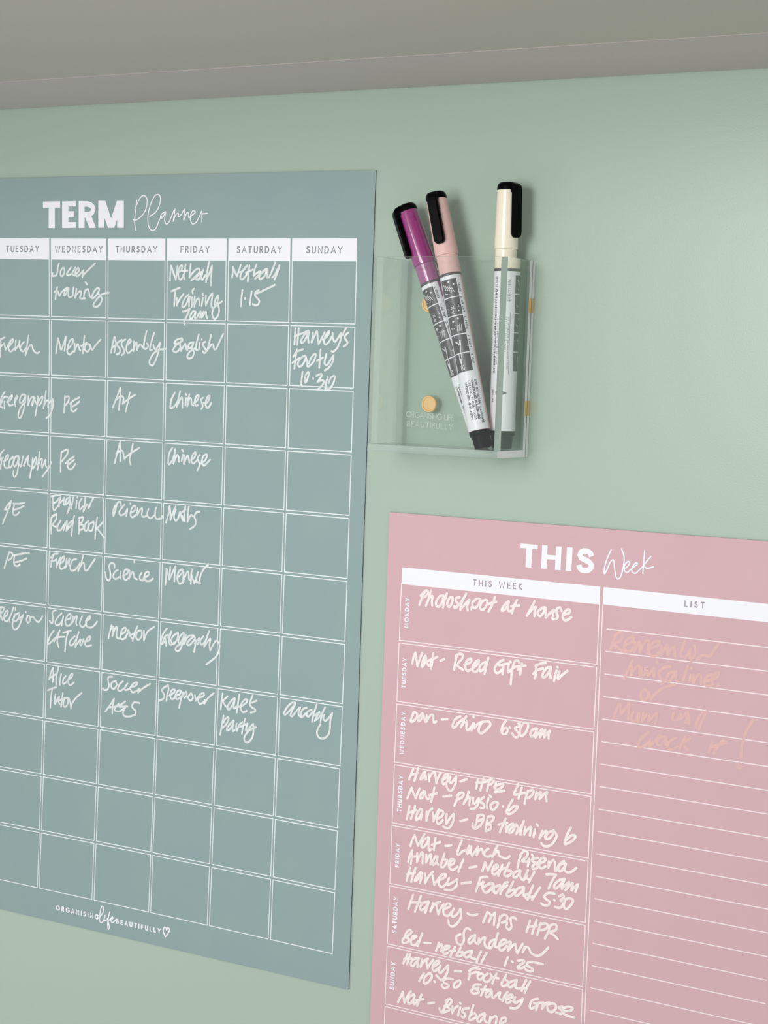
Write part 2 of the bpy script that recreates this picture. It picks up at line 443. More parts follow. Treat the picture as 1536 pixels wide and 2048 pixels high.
PLANNER_SCRIPT = "-1491,-131 -1497,-186 -1503,-241 -1494,-290|-1498,-168 -1468,-119 -1442,-107 -1420,-132 -1431,-187 -1465,-223 -1496,-238 -1513,-235|-1400,-218 -1358,-194 -1333,-146 -1338,-107 -1369,-109 -1398,-157 -1413,-218 -1406,-272 -1382,-294 -1356,-282 -1334,-237 -1319,-219|-1297,-195 -1324,-210 -1327,-228 -1312,-225 -1294,-195 -1300,-237 -1288,-261 -1269,-249 -1251,-213 -1233,-181 -1236,-208 -1243,-247 -1229,-214 -1210,-205 -1210,-223 -1191,-211 -1169,-184 -1174,-241 -1154,-203 -1143,-206 -1142,-227 -1127,-221 -1098,-200 -1117,-194 -1131,-227 -1118,-260 -1092,-254 -1071,-222 -1057,-195 -1055,-207 -1055,-252|-1055,-210 -1020,-207"
LIFE_SCRIPT = "-1629,-4110 -1607,-4077 -1608,-4051 -1619,-4050 -1629,-4086 -1631,-4131 -1619,-4142 -1603,-4126 -1593,-4095|-1593,-4097 -1598,-4125 -1584,-4122 -1573,-4107|-1560,-4069 -1570,-4106 -1573,-4147 -1568,-4171 -1561,-4153 -1570,-4124 -1556,-4112|-1556,-4110 -1537,-4102 -1543,-4094 -1552,-4112 -1542,-4128 -1523,-4113 -1515,-4103|-1172,-4138 -1186,-4110 -1181,-4087 -1168,-4089 -1165,-4099 -1155,-4084 -1144,-4093 -1154,-4117 -1172,-4138"
WEEK_SCRIPT = "1360,-1801 1339,-1852 1329,-1898 1332,-1918 1345,-1892 1358,-1860 1374,-1849 1381,-1884 1390,-1924 1400,-1936 1414,-1922 1426,-1872 1426,-1827 1412,-1793|1429,-1885 1445,-1875 1456,-1854 1446,-1850 1432,-1867 1431,-1891 1446,-1901 1466,-1882 1489,-1864 1496,-1855 1486,-1853 1471,-1872 1469,-1892 1486,-1902 1507,-1883 1520,-1868|1528,-1792 1526,-1846 1524,-1899|1560,-1816 1529,-1859 1544,-1873 1574,-1864"
PRINT = [
    ('PH', 'TUESDAY', (-241.5, -40.8), (-217.2, -40.9), 3.74),
    ('PH', 'WEDNESDAY', (-205.7, -41.1), (-171.8, -41.2), 3.79),
    ('PH', 'THURSDAY', (-162.8, -41.2), (-134.5, -41.3), 3.65),
    ('PH', 'FRIDAY', (-119.0, -41.4), (-100.0, -41.5), 3.70),
    ('PH', 'SATURDAY', (-82.5, -41.7), (-54.2, -41.8), 3.76),
    ('PH', 'SUNDAY', (-39.3, -41.9), (-17.5, -42.0), 3.80),
    ('PH', 'MONDAY', (-279.0, -40.8), (-262.0, -40.8), 3.74),
    ('WH', 'THIS WEEK', (63.8, -203.6), (90.7, -203.3), 3.22),
    ('WH', 'LIST', (173.5, -203.5), (183.3, -203.4), 3.00),
    ('WD', 'MONDAY', (28.6, -228.3), (28.7, -212.9), 2.56),
    ('WD', 'TUESDAY', (28.3, -258.8), (28.4, -243.3), 2.58),
    ('WD', 'WEDNESDAY', (28.5, -292.6), (28.9, -270.7), 2.59),
    ('WD', 'THURSDAY', (28.3, -322.0), (28.7, -303.3), 2.60),
    ('WD', 'FRIDAY', (28.2, -350.5), (28.2, -338.2), 2.53),
    ('WD', 'SATURDAY', (28.1, -384.7), (28.4, -365.7), 2.78),
    ('WD', 'SUNDAY', (27.8, -414.1), (28.2, -399.5), 2.79),
    ('LOGO', 'ORGANISING', (-195.0, -413.0), (-163.8, -412.9), 2.90),
    ('LOGO', 'BEAUTIFULLY', (-151.4, -412.8), (-120.4, -412.8), 2.79),
]
PLANNER_NOTES = [
    "-2024,-471 -2033,-494 -2035,-518 -2043,-536 -2061,-540 -2072,-538 -2069,-524|-1993,-493 -2010,-510 -2012,-532 -2003,-541 -1989,-531 -1984,-510 -1990,-494|-1938,-493 -1958,-515 -1968,-530 -1957,-536 -1936,-530|-1907,-494 -1922,-515 -1928,-528 -1912,-536 -1894,-524 -1880,-510 -1885,-496 -1901,-508 -1906,-526 -1897,-540 -1876,-533 -1853,-512|-1847,-508 -1855,-545|-1855,-540 -1826,-515 -1794,-491 -1769,-471|-2033,-602 -2039,-625 -2045,-669|-2054,-628 -2031,-623 -2017,-650 -2003,-632 -1974,-610 -1959,-605 -1979,-627 -1983,-648 -1970,-639 -1950,-606 -1953,-629 -1951,-653 -1936,-656 -1921,-648|-1916,-602 -1921,-648|-1895,-611 -1904,-660|-1903,-655 -1885,-633 -1868,-622 -1861,-635 -1870,-659 -1855,-663 -1831,-661|-1832,-617 -1840,-642 -1843,-661|-1835,-621 -1814,-611 -1805,-630 -1801,-649 -1786,-660|-1832,-575 -1821,-586|-1734,-609 -1752,-607 -1775,-630 -1786,-658 -1771,-658 -1748,-637 -1734,-614|-1739,-637 -1718,-657 -1720,-683 -1743,-704 -1767,-706 -1773,-695 -1756,-672 -1727,-646 -1704,-635 -1668,-630",
    "-1249,-482 -1253,-522 -1254,-561|-1247,-484 -1232,-521 -1215,-556|-1215,-556 -1211,-521 -1206,-484|-1200,-517 -1181,-507 -1174,-484 -1184,-482 -1199,-507 -1199,-538 -1189,-555 -1174,-548 -1164,-527|-1153,-476 -1158,-517 -1160,-554|-1173,-511 -1139,-508|-1119,-474 -1123,-509 -1125,-544|-1123,-542 -1103,-517 -1076,-498 -1060,-502 -1065,-521 -1090,-542 -1112,-559|-1112,-559 -1092,-548 -1064,-529 -1050,-515 -1062,-527 -1082,-546 -1079,-554 -1061,-550 -1037,-506|-1035,-502 -1044,-527 -1046,-550 -1038,-554 -1021,-531|-1000,-463 -1009,-506 -1016,-568|-1015,-554 -998,-525 -980,-484|-980,-482 -983,-531 -984,-584|-1242,-618 -1214,-608 -1187,-599|-1217,-611 -1219,-646 -1221,-695|-1204,-654 -1206,-677 -1203,-694 -1196,-677 -1181,-654 -1162,-633|-1127,-635 -1145,-647 -1162,-672 -1169,-695 -1159,-701 -1141,-685 -1125,-647|-1117,-645 -1124,-672 -1123,-697|-1106,-649 -1106,-699|-1094,-604 -1104,-614 -1101,-628|-1087,-645 -1090,-672 -1088,-698|-1087,-686 -1075,-663 -1063,-654 -1057,-665 -1053,-691|-1034,-652 -1037,-671 -1041,-693|-1036,-628 -1034,-637|-1014,-639 -1015,-665 -1013,-692|-1011,-687 -994,-652 -972,-627 -976,-664 -978,-691 -971,-701|-936,-638 -951,-656 -958,-680 -952,-690 -940,-676 -934,-641|-938,-682 -927,-704 -928,-733 -945,-758 -958,-760 -970,-740 -967,-713 -950,-692 -910,-669|-1164,-725 -1140,-720 -1117,-709|-1117,-709 -1134,-745 -1149,-770 -1152,-795|-1078,-725 -1096,-723 -1111,-742 -1116,-761 -1105,-763 -1088,-744 -1078,-727 -1083,-748 -1080,-762|-1070,-756 -1058,-735 -1045,-723 -1049,-756|-1049,-756 -1035,-733 -1025,-724 -1036,-755|-1034,-751 -1012,-724 -1009,-743 -1002,-759",
    "-844,-488 -846,-516 -849,-543|-844,-488 -832,-514 -818,-536|-818,-536 -807,-506 -796,-478|-799,-516 -777,-504 -756,-481 -773,-497 -794,-524 -796,-546 -783,-552 -766,-538 -752,-520|-741,-481 -745,-520 -749,-562|-762,-518 -725,-504 -718,-501|-697,-476 -708,-503 -712,-534|-712,-532 -693,-519 -674,-511 -680,-528 -702,-548|-702,-548 -680,-532 -659,-517 -635,-497|-635,-497 -654,-509 -675,-532 -677,-546 -665,-549 -643,-533 -630,-499 -625,-515 -631,-531 -629,-541 -621,-541|-580,-464 -594,-497 -616,-541|-595,-541 -578,-523 -555,-481|-554,-480 -566,-519 -582,-552|-781,-608 -785,-642 -788,-692|-764,-649 -762,-654|-722,-614 -727,-645 -729,-684|-678,-607 -694,-616 -701,-633 -688,-647 -673,-663 -677,-679 -694,-686 -714,-680|-689,-624 -646,-608 -579,-580",
    "-2441,-907 -2442,-950 -2443,-1000|-2453,-904 -2413,-889|-2450,-946 -2417,-926|-2417,-922 -2403,-959|-2403,-959 -2381,-925 -2371,-909|-2371,-933 -2348,-909 -2354,-897 -2371,-917 -2381,-952 -2365,-969 -2340,-951|-2328,-903 -2332,-959|-2329,-955 -2307,-927 -2300,-904 -2302,-939 -2284,-961|-2267,-911 -2289,-931 -2294,-954 -2273,-965 -2254,-949|-2235,-874 -2244,-926 -2255,-986|-2253,-980 -2229,-937 -2211,-927 -2198,-955 -2173,-972 -2153,-964",
    "-2021,-885 -2027,-928 -2033,-969|-2018,-886 -1999,-947|-1992,-947 -1964,-876|-1964,-876 -1972,-954|-1945,-942 -1917,-914 -1913,-888 -1932,-896 -1951,-934 -1950,-964 -1930,-973 -1911,-956|-1900,-912 -1901,-958|-1899,-954 -1878,-914 -1865,-943 -1857,-949|-1831,-869 -1837,-916 -1840,-964|-1853,-924 -1815,-906|-1815,-910 -1829,-939 -1809,-955 -1790,-934 -1800,-912|-1791,-915 -1775,-943 -1752,-918 -1717,-886",
    "-1623,-871 -1633,-907 -1642,-956|-1620,-871 -1611,-907 -1621,-954|-1635,-928 -1606,-911|-1571,-884 -1598,-900 -1600,-915 -1581,-936 -1585,-957 -1604,-964|-1545,-882 -1568,-895 -1570,-914 -1554,-935 -1553,-956 -1569,-967|-1535,-915 -1507,-891 -1515,-881 -1531,-900 -1538,-935 -1523,-955 -1497,-936|-1488,-891 -1489,-944|-1489,-940 -1469,-895 -1463,-937|-1463,-937 -1445,-907 -1423,-923|-1402,-834 -1414,-881 -1418,-923 -1402,-929 -1389,-914 -1397,-900|-1351,-842 -1366,-884 -1378,-931 -1362,-934|-1355,-907 -1343,-930 -1328,-921 -1310,-895|-1310,-895 -1317,-938 -1336,-988 -1356,-1018 -1375,-1011 -1376,-990 -1353,-955 -1317,-933 -1267,-926",
    "-1165,-867 -1199,-876 -1214,-895 -1188,-897 -1175,-892|-1165,-867 -1162,-880 -1193,-897 -1218,-923 -1220,-937 -1197,-941 -1171,-917|-1177,-897 -1168,-934|-1168,-930 -1146,-900 -1141,-896 -1132,-925 -1125,-929|-1087,-886 -1115,-895 -1120,-920 -1099,-911 -1087,-888 -1099,-924|-1094,-924 -1083,-940 -1092,-965 -1115,-974 -1126,-960 -1109,-937 -1079,-919|-1053,-844 -1067,-890 -1071,-923 -1058,-927|-1046,-889 -1050,-925|-1034,-869 -1033,-872|-1011,-882 -1026,-893 -1015,-914 -1002,-930 -1014,-942 -1024,-934|-974,-845 -985,-888 -997,-930|-994,-925 -970,-896 -957,-900 -954,-916 -939,-918 -917,-878 -896,-839",
    "-444,-801 -445,-841 -447,-883|-423,-801 -426,-841 -428,-885|-447,-841 -408,-828 -364,-811|-364,-814 -386,-830 -407,-863 -401,-875 -382,-858 -363,-818|-360,-814 -364,-846 -361,-872|-336,-822 -338,-846 -343,-869|-340,-867 -325,-836 -312,-813 -306,-845 -300,-877|-298,-877 -285,-854 -265,-817|-274,-856 -248,-837 -235,-813 -246,-816 -264,-844 -266,-870 -254,-879 -233,-860 -223,-839|-218,-820 -214,-848 -203,-864 -187,-849 -169,-821|-166,-821 -170,-858 -185,-893 -209,-914 -221,-912|-138,-795 -148,-809 -157,-830|-123,-816 -142,-832 -142,-846 -127,-864 -134,-878 -149,-886|-430,-908 -436,-944 -442,-1007|-451,-946 -433,-922 -394,-907|-456,-978 -437,-967 -412,-952|-390,-942 -409,-957 -422,-981 -413,-996 -394,-987 -378,-961 -376,-940 -390,-942|-376,-940 -367,-967 -363,-993 -349,-990 -328,-969 -315,-940 -316,-929 -332,-936 -348,-960 -355,-979|-286,-905 -289,-949 -291,-998|-306,-963 -271,-946|-251,-927 -258,-957 -259,-976 -245,-984 -229,-964 -208,-933|-207,-933 -210,-963 -231,-994 -257,-1011|-391,-1022 -395,-1057 -398,-1092|-358,-1021 -372,-1040 -377,-1063 -371,-1077 -361,-1058 -353,-1032 -358,-1021|-326,-1052 -325,-1056|-306,-1040 -284,-1030 -273,-1034 -283,-1051 -299,-1070|-299,-1070 -272,-1062 -261,-1067 -268,-1085 -292,-1106|-237,-1045 -247,-1073 -251,-1106|-233,-1075 -218,-1047 -199,-1037 -196,-1050 -206,-1079 -226,-1105 -243,-1103 -246,-1087",
    "-2404,-1198 -2426,-1226 -2437,-1257 -2434,-1279 -2419,-1289|-2437,-1283 -2411,-1230 -2384,-1227|-2406,-1252 -2405,-1292|-2386,-1255 -2357,-1239 -2348,-1216 -2367,-1228 -2379,-1251 -2366,-1274 -2339,-1268|-2314,-1217 -2328,-1241 -2322,-1276|-2323,-1248 -2307,-1222|-2251,-1209 -2275,-1210 -2289,-1232 -2289,-1254 -2270,-1250 -2249,-1216|-2246,-1214 -2252,-1257 -2263,-1301 -2282,-1339 -2299,-1336 -2297,-1310 -2279,-1276 -2248,-1249|-2227,-1215 -2228,-1267|-2228,-1263 -2208,-1226 -2189,-1221 -2202,-1262 -2197,-1266|-2197,-1266 -2179,-1224|-2189,-1218 -2176,-1243 -2164,-1261|-2158,-1215 -2161,-1260 -2174,-1323|-2164,-1261 -2141,-1227 -2122,-1215 -2131,-1248 -2149,-1267|-2099,-1181 -2107,-1233 -2115,-1281|-2116,-1273 -2093,-1236 -2081,-1243 -2082,-1272|-2083,-1257 -2060,-1235 -2048,-1227|-2050,-1225 -2047,-1263 -2062,-1308 -2093,-1334",
    "-1962,-1205 -1963,-1249 -1966,-1298|-1962,-1209 -1933,-1208 -1937,-1233 -1956,-1256|-1859,-1209 -1900,-1228 -1923,-1247|-1914,-1240 -1918,-1269 -1908,-1287 -1889,-1286 -1876,-1274|-1906,-1261 -1881,-1249 -1858,-1232",
    "-1574,-1147 -1595,-1197 -1622,-1255|-1571,-1147 -1570,-1183 -1580,-1266|-1600,-1213 -1570,-1192 -1549,-1199 -1553,-1232|-1553,-1232 -1517,-1206 -1469,-1180|-1506,-1169 -1517,-1214 -1531,-1274",
    "-1202,-1158 -1223,-1195 -1230,-1235 -1222,-1243 -1197,-1226 -1176,-1193|-1167,-1149 -1178,-1193 -1187,-1236|-1185,-1231 -1159,-1184 -1151,-1196 -1150,-1236|-1127,-1185 -1130,-1223|-1130,-1163 -1125,-1169|-1105,-1164 -1114,-1195 -1118,-1229|-1115,-1223 -1104,-1186 -1092,-1190 -1089,-1214 -1076,-1223|-1074,-1209 -1050,-1192 -1043,-1168 -1060,-1173 -1069,-1201 -1061,-1222 -1044,-1218|-1016,-1179 -1028,-1191 -1020,-1211 -1015,-1223 -1024,-1239|-1015,-1207 -986,-1202 -972,-1169 -987,-1174 -998,-1206 -992,-1228 -978,-1229 -961,-1205",
    "-2404,-1531 -2428,-1555 -2434,-1589|-2434,-1589 -2408,-1573|-2417,-1577 -2426,-1637|-2402,-1595 -2373,-1578 -2369,-1556 -2388,-1568 -2399,-1609 -2386,-1631 -2352,-1625|-2334,-1565 -2358,-1588 -2362,-1622 -2343,-1621 -2327,-1579 -2337,-1569|-2291,-1559 -2315,-1564 -2326,-1594 -2321,-1620 -2300,-1596 -2291,-1561 -2292,-1611 -2300,-1656 -2317,-1679 -2329,-1665 -2327,-1646|-2290,-1599 -2275,-1617|-2270,-1613 -2259,-1559|-2253,-1609 -2232,-1570 -2218,-1553|-2248,-1612 -2237,-1582|-2218,-1555 -2222,-1596 -2207,-1610|-2187,-1564 -2193,-1613 -2206,-1676|-2193,-1620 -2175,-1575 -2161,-1559 -2160,-1589 -2183,-1623|-2138,-1527 -2143,-1573 -2152,-1630|-2149,-1621 -2132,-1572 -2117,-1568 -2121,-1597 -2116,-1615|-2116,-1615 -2098,-1578 -2091,-1570 -2093,-1596 -2083,-1610|-2050,-1579 -2069,-1613 -2112,-1665",
    "-1979,-1520 -1982,-1575 -1981,-1630|-1979,-1520 -1944,-1504 -1932,-1507 -1939,-1532 -1975,-1571|-1887,-1539 -1924,-1561 -1947,-1580|-1928,-1572 -1932,-1598 -1918,-1611 -1899,-1607 -1877,-1580|-1923,-1583 -1886,-1557",
    "-1565,-1441 -1581,-1493 -1600,-1560|-1565,-1443 -1563,-1497 -1562,-1546|-1591,-1506 -1556,-1488 -1542,-1500 -1534,-1532|-1534,-1532 -1493,-1501 -1432,-1467|-1477,-1447 -1486,-1492 -1497,-1534 -1489,-1560",
    "-1210,-1456 -1229,-1487 -1235,-1532 -1227,-1545 -1208,-1522 -1192,-1481|-1190,-1461 -1194,-1501 -1200,-1540|-1197,-1534 -1176,-1492 -1166,-1504 -1163,-1528|-1139,-1488 -1145,-1523|-1145,-1462 -1137,-1470|-1129,-1490 -1130,-1538|-1128,-1534 -1109,-1493 -1101,-1500 -1093,-1528|-1084,-1515 -1060,-1498 -1053,-1472 -1070,-1482 -1081,-1515 -1068,-1532 -1044,-1513|-1026,-1484 -1040,-1501 -1032,-1520 -1024,-1536 -1040,-1567|-1024,-1532 -990,-1510 -979,-1480 -1001,-1487 -1012,-1519 -999,-1539 -980,-1526 -959,-1506",
    "-2342,-1818 -2371,-1847 -2384,-1868|-2340,-1816 -2360,-1867 -2386,-1918 -2401,-1952|-2390,-1869 -2355,-1862 -2342,-1820|-2323,-1831 -2281,-1829 -2241,-1820|-2315,-1831 -2325,-1868 -2322,-1893 -2300,-1895 -2279,-1878|-2322,-1866 -2285,-1857 -2246,-1840",
    "-2044,-1772 -2008,-1764 -1977,-1760|-2036,-1776 -2033,-1808 -2032,-1836 -2019,-1847 -1991,-1817|-2036,-1808 -2012,-1802 -1987,-1777|-1988,-1825 -1987,-1785 -1977,-1772|-1977,-1776 -1981,-1804 -1961,-1787 -1951,-1774 -1955,-1811 -1939,-1810|-1905,-1767 -1935,-1781 -1939,-1810 -1924,-1801 -1907,-1775 -1913,-1820 -1928,-1861|-1923,-1853 -1908,-1824|-1884,-1764 -1893,-1799 -1898,-1831|-1860,-1784 -1864,-1825|-1858,-1764 -1857,-1767|-1825,-1770 -1842,-1795 -1839,-1831 -1816,-1813|-1800,-1762 -1806,-1809 -1813,-1841|-1810,-1837 -1786,-1799 -1775,-1819 -1761,-1790 -1744,-1763|-2005,-1869 -2041,-1893 -2043,-1934 -2039,-1982|-2036,-1881 -2005,-1873 -2007,-1899 -2035,-1933|-2035,-1933 -2003,-1939 -1978,-1909 -1973,-1905 -1993,-1934 -1995,-1959 -1972,-1957|-1972,-1957 -1932,-1906 -1946,-1939 -1951,-1955|-1927,-1901 -1930,-1958|-1930,-1954 -1895,-1919 -1891,-1899 -1916,-1921 -1920,-1945|-1876,-1870 -1887,-1927 -1893,-1983|-1840,-1875 -1841,-1923 -1840,-1967|-1842,-1879 -1812,-1873 -1819,-1898 -1836,-1915 -1813,-1917 -1813,-1937 -1838,-1947|-1773,-1890 -1798,-1912 -1800,-1944 -1782,-1943 -1773,-1906|-1738,-1892 -1767,-1910 -1769,-1942 -1746,-1940 -1735,-1899|-1713,-1866 -1721,-1926 -1725,-1988|-1669,-1887 -1696,-1913 -1716,-1930|-1706,-1933 -1685,-1952 -1662,-1974",
    "-1550,-1771 -1569,-1772 -1580,-1792 -1589,-1826 -1600,-1852|-1590,-1793 -1601,-1820 -1603,-1843|-1550,-1771 -1549,-1790|-1524,-1782 -1549,-1809 -1560,-1828 -1550,-1843 -1522,-1833 -1504,-1806|-1504,-1806 -1510,-1845|-1486,-1774 -1484,-1777|-1480,-1826 -1452,-1809 -1453,-1785 -1471,-1796 -1482,-1830 -1470,-1850 -1446,-1835|-1434,-1797 -1435,-1834|-1433,-1831 -1415,-1803 -1401,-1798 -1404,-1829 -1395,-1841 -1367,-1833|-1359,-1796 -1367,-1819 -1362,-1837 -1343,-1845 -1321,-1830|-1308,-1785 -1314,-1811 -1311,-1837 -1297,-1847 -1269,-1840|-1265,-1828 -1274,-1844",
    "-1219,-1771 -1224,-1812 -1239,-1860|-1216,-1773 -1211,-1808 -1209,-1845|-1209,-1845 -1192,-1799 -1177,-1770|-1175,-1787 -1187,-1821 -1177,-1846 -1159,-1834 -1149,-1800|-1147,-1796 -1137,-1821 -1127,-1842|-1112,-1762 -1119,-1809 -1116,-1845|-1133,-1817 -1123,-1838|-1089,-1766 -1094,-1807 -1095,-1846|-1147,-1807 -1111,-1782|-1093,-1840 -1074,-1809 -1060,-1816|-1018,-1787 -1038,-1792 -1051,-1815 -1041,-1836 -1045,-1862 -1078,-1885",
    "-2347,-2110 -2364,-2153 -2383,-2206|-2347,-2110 -2323,-2118 -2330,-2143 -2351,-2158|-2313,-2127 -2265,-2116 -2199,-2104|-2308,-2129 -2312,-2165 -2304,-2184 -2283,-2186 -2266,-2174|-2304,-2166 -2264,-2157 -2218,-2137",
    "-1988,-2091 -2018,-2097 -2040,-2119|-2018,-2097 -2032,-2133 -2038,-2169|-2037,-2138 -2012,-2132 -1997,-2123|-1997,-2131 -1998,-2171|-1994,-2161 -1977,-2125 -1968,-2113|-1972,-2148 -1945,-2126 -1943,-2103 -1963,-2120 -1974,-2160 -1961,-2176 -1932,-2160|-1923,-2113 -1934,-2168|-1932,-2164 -1908,-2119 -1903,-2115 -1907,-2146 -1897,-2153|-1854,-2111 -1883,-2121 -1897,-2157 -1887,-2179 -1858,-2169 -1829,-2132|-1806,-2086 -1819,-2131 -1840,-2177|-1840,-2171 -1810,-2130 -1797,-2133 -1794,-2164 -1775,-2166 -1746,-2129 -1723,-2100",
    "-1584,-2136 -1587,-2116 -1608,-2112 -1621,-2131 -1612,-2168 -1611,-2197 -1624,-2211 -1640,-2200 -1646,-2167|-1560,-2147 -1583,-2161 -1591,-2187 -1574,-2198 -1546,-2183|-1539,-2153 -1543,-2191|-1448,-2086 -1447,-2095|-1523,-2177 -1492,-2158 -1493,-2137 -1513,-2147 -1520,-2181 -1504,-2198 -1481,-2181|-1477,-2144 -1481,-2188|-1479,-2183 -1461,-2151 -1451,-2154 -1445,-2178 -1427,-2187|-1395,-2149 -1407,-2167 -1404,-2187 -1383,-2189|-1383,-2177 -1348,-2157 -1349,-2139 -1369,-2147 -1378,-2177 -1363,-2190 -1337,-2187 -1317,-2173",
    "-1228,-2112 -1229,-2155 -1233,-2198|-1225,-2114 -1206,-2167|-1206,-2165 -1203,-2100|-1203,-2102 -1206,-2165|-1203,-2161 -1168,-2093 -1172,-2134 -1173,-2175|-1153,-2153 -1124,-2126 -1122,-2105 -1147,-2124 -1153,-2161 -1137,-2186 -1110,-2169|-1112,-2121 -1115,-2178|-1113,-2169 -1092,-2123 -1080,-2118 -1076,-2154 -1071,-2158|-1058,-2100 -1062,-2137 -1063,-2179|-1059,-2132 -1041,-2175|-1041,-2175 -1022,-2125 -1018,-2113|-1001,-2168 -1029,-2166|-1018,-2117 -1026,-2158 -1001,-2172|-951,-2063 -984,-2098 -1002,-2135 -1004,-2156",
    "-2401,-2433 -2408,-2472 -2412,-2499|-2414,-2435 -2381,-2435 -2386,-2455 -2408,-2476|-2405,-2475 -2390,-2508|-2378,-2491 -2356,-2474 -2349,-2451 -2366,-2456 -2380,-2488 -2375,-2506 -2355,-2512 -2336,-2491|-2308,-2426 -2322,-2463 -2336,-2491 -2333,-2513|-2297,-2465 -2311,-2500|-2293,-2427 -2293,-2440|-2266,-2454 -2292,-2468 -2304,-2495 -2291,-2505 -2272,-2489 -2263,-2465|-2234,-2462 -2248,-2497 -2266,-2533 -2290,-2552 -2308,-2545 -2313,-2519 -2304,-2503|-2234,-2462 -2262,-2488 -2253,-2490|-2217,-2442 -2215,-2446|-2200,-2463 -2209,-2486 -2199,-2504 -2182,-2487 -2188,-2465 -2205,-2465|-2185,-2472 -2161,-2466 -2146,-2480 -2122,-2492 -2103,-2475 -2092,-2456",
    "-1995,-2413 -2018,-2423 -2018,-2445 -2015,-2467 -2021,-2490 -2038,-2478|-1952,-2425 -1980,-2452 -1998,-2480 -1988,-2497 -1964,-2488 -1946,-2464|-1940,-2441 -1950,-2495|-1824,-2385 -1820,-2389|-1923,-2461 -1890,-2447 -1886,-2424 -1905,-2430 -1923,-2461 -1917,-2490 -1894,-2488 -1880,-2472|-1869,-2437 -1880,-2479|-1873,-2471 -1848,-2432 -1841,-2438 -1847,-2468 -1840,-2481|-1804,-2429 -1819,-2462 -1814,-2483 -1795,-2487 -1773,-2465|-1778,-2454 -1750,-2437 -1746,-2420 -1764,-2431 -1777,-2461 -1763,-2484 -1735,-2483 -1712,-2466 -1697,-2446|-2006,-2529 -2029,-2557 -2047,-2593 -2049,-2611 -2023,-2597|-1963,-2523 -1982,-2556 -2004,-2592|-1963,-2523 -1977,-2563 -1978,-2596 -1968,-2619|-2023,-2597 -1991,-2568 -1929,-2556|-1939,-2535 -1907,-2524 -1881,-2516|-1900,-2522 -1915,-2567 -1922,-2639|-1854,-2546 -1882,-2571 -1891,-2594 -1872,-2598 -1849,-2572 -1840,-2549|-1825,-2518 -1840,-2560 -1848,-2605|-1846,-2601 -1826,-2573 -1810,-2560 -1816,-2583 -1806,-2589 -1789,-2554|-1788,-2569 -1751,-2558 -1743,-2535 -1761,-2544 -1779,-2575 -1769,-2593 -1734,-2583",
    "-1595,-2456 -1605,-2494 -1615,-2532|-1600,-2480 -1582,-2465 -1588,-2518|-1588,-2518 -1570,-2473 -1557,-2465 -1559,-2498 -1555,-2523 -1531,-2525|-1531,-2503 -1499,-2483 -1497,-2461 -1519,-2472 -1531,-2503 -1528,-2525 -1503,-2522 -1483,-2490|-1478,-2472 -1493,-2517|-1488,-2503 -1472,-2480 -1461,-2505 -1449,-2517|-1414,-2444 -1434,-2485 -1446,-2529|-1471,-2502 -1418,-2479|-1418,-2479 -1423,-2505 -1406,-2519 -1385,-2497 -1386,-2467 -1408,-2469 -1418,-2483|-1370,-2465 -1369,-2517|-1369,-2517 -1349,-2472 -1323,-2450 -1299,-2436",
    "-1214,-2436 -1237,-2464 -1252,-2504 -1248,-2526 -1230,-2511|-1241,-2516 -1226,-2480 -1205,-2470|-1226,-2480 -1216,-2531|-1205,-2487 -1185,-2450|-1185,-2455 -1199,-2499 -1188,-2523 -1162,-2508|-1138,-2450 -1173,-2475 -1183,-2502 -1167,-2517 -1142,-2484 -1138,-2450|-1101,-2446 -1126,-2470 -1136,-2497 -1125,-2508 -1105,-2481 -1098,-2450 -1105,-2497 -1119,-2537 -1139,-2552 -1153,-2545 -1140,-2523 -1099,-2505|-1085,-2459 -1099,-2510|-1094,-2505 -1074,-2469 -1054,-2458 -1033,-2458 -1063,-2485 -1078,-2507 -1057,-2509 -1032,-2481|-1028,-2464 -1021,-2497 -1030,-2545|-1027,-2498 -1002,-2470 -996,-2473 -1006,-2500|-971,-2454 -991,-2481 -980,-2501 -955,-2477|-934,-2423 -955,-2477 -964,-2510|-959,-2503 -925,-2462 -929,-2496 -923,-2525|-923,-2525 -894,-2475 -879,-2469|-879,-2469 -862,-2493 -881,-2550 -946,-2603",
    "-2009,-2743 -2024,-2778 -2033,-2811|-2006,-2742 -2004,-2781 -2008,-2823|-2026,-2799 -1989,-2778|-1967,-2738 -1981,-2788 -1982,-2836|-1946,-2769 -1952,-2799 -1954,-2833|-1913,-2778 -1929,-2797 -1933,-2818 -1926,-2824 -1905,-2809|-1898,-2800 -1870,-2779 -1864,-2760 -1878,-2767 -1893,-2793 -1890,-2820 -1874,-2824 -1852,-2806|-2040,-2874 -2010,-2860 -1979,-2849|-2008,-2862 -2016,-2904 -2020,-2970|-1983,-2889 -1989,-2919 -1986,-2947|-1986,-2945 -1968,-2917 -1957,-2900|-1957,-2902 -1961,-2927 -1953,-2943|-1931,-2877 -1937,-2918 -1942,-2956|-1965,-2926 -1916,-2903|-1916,-2901 -1925,-2930 -1922,-2952 -1903,-2948 -1892,-2922 -1897,-2902 -1916,-2906|-1897,-2899 -1883,-2906 -1873,-2933 -1871,-2958|-1871,-2958 -1861,-2926 -1834,-2891 -1795,-2860",
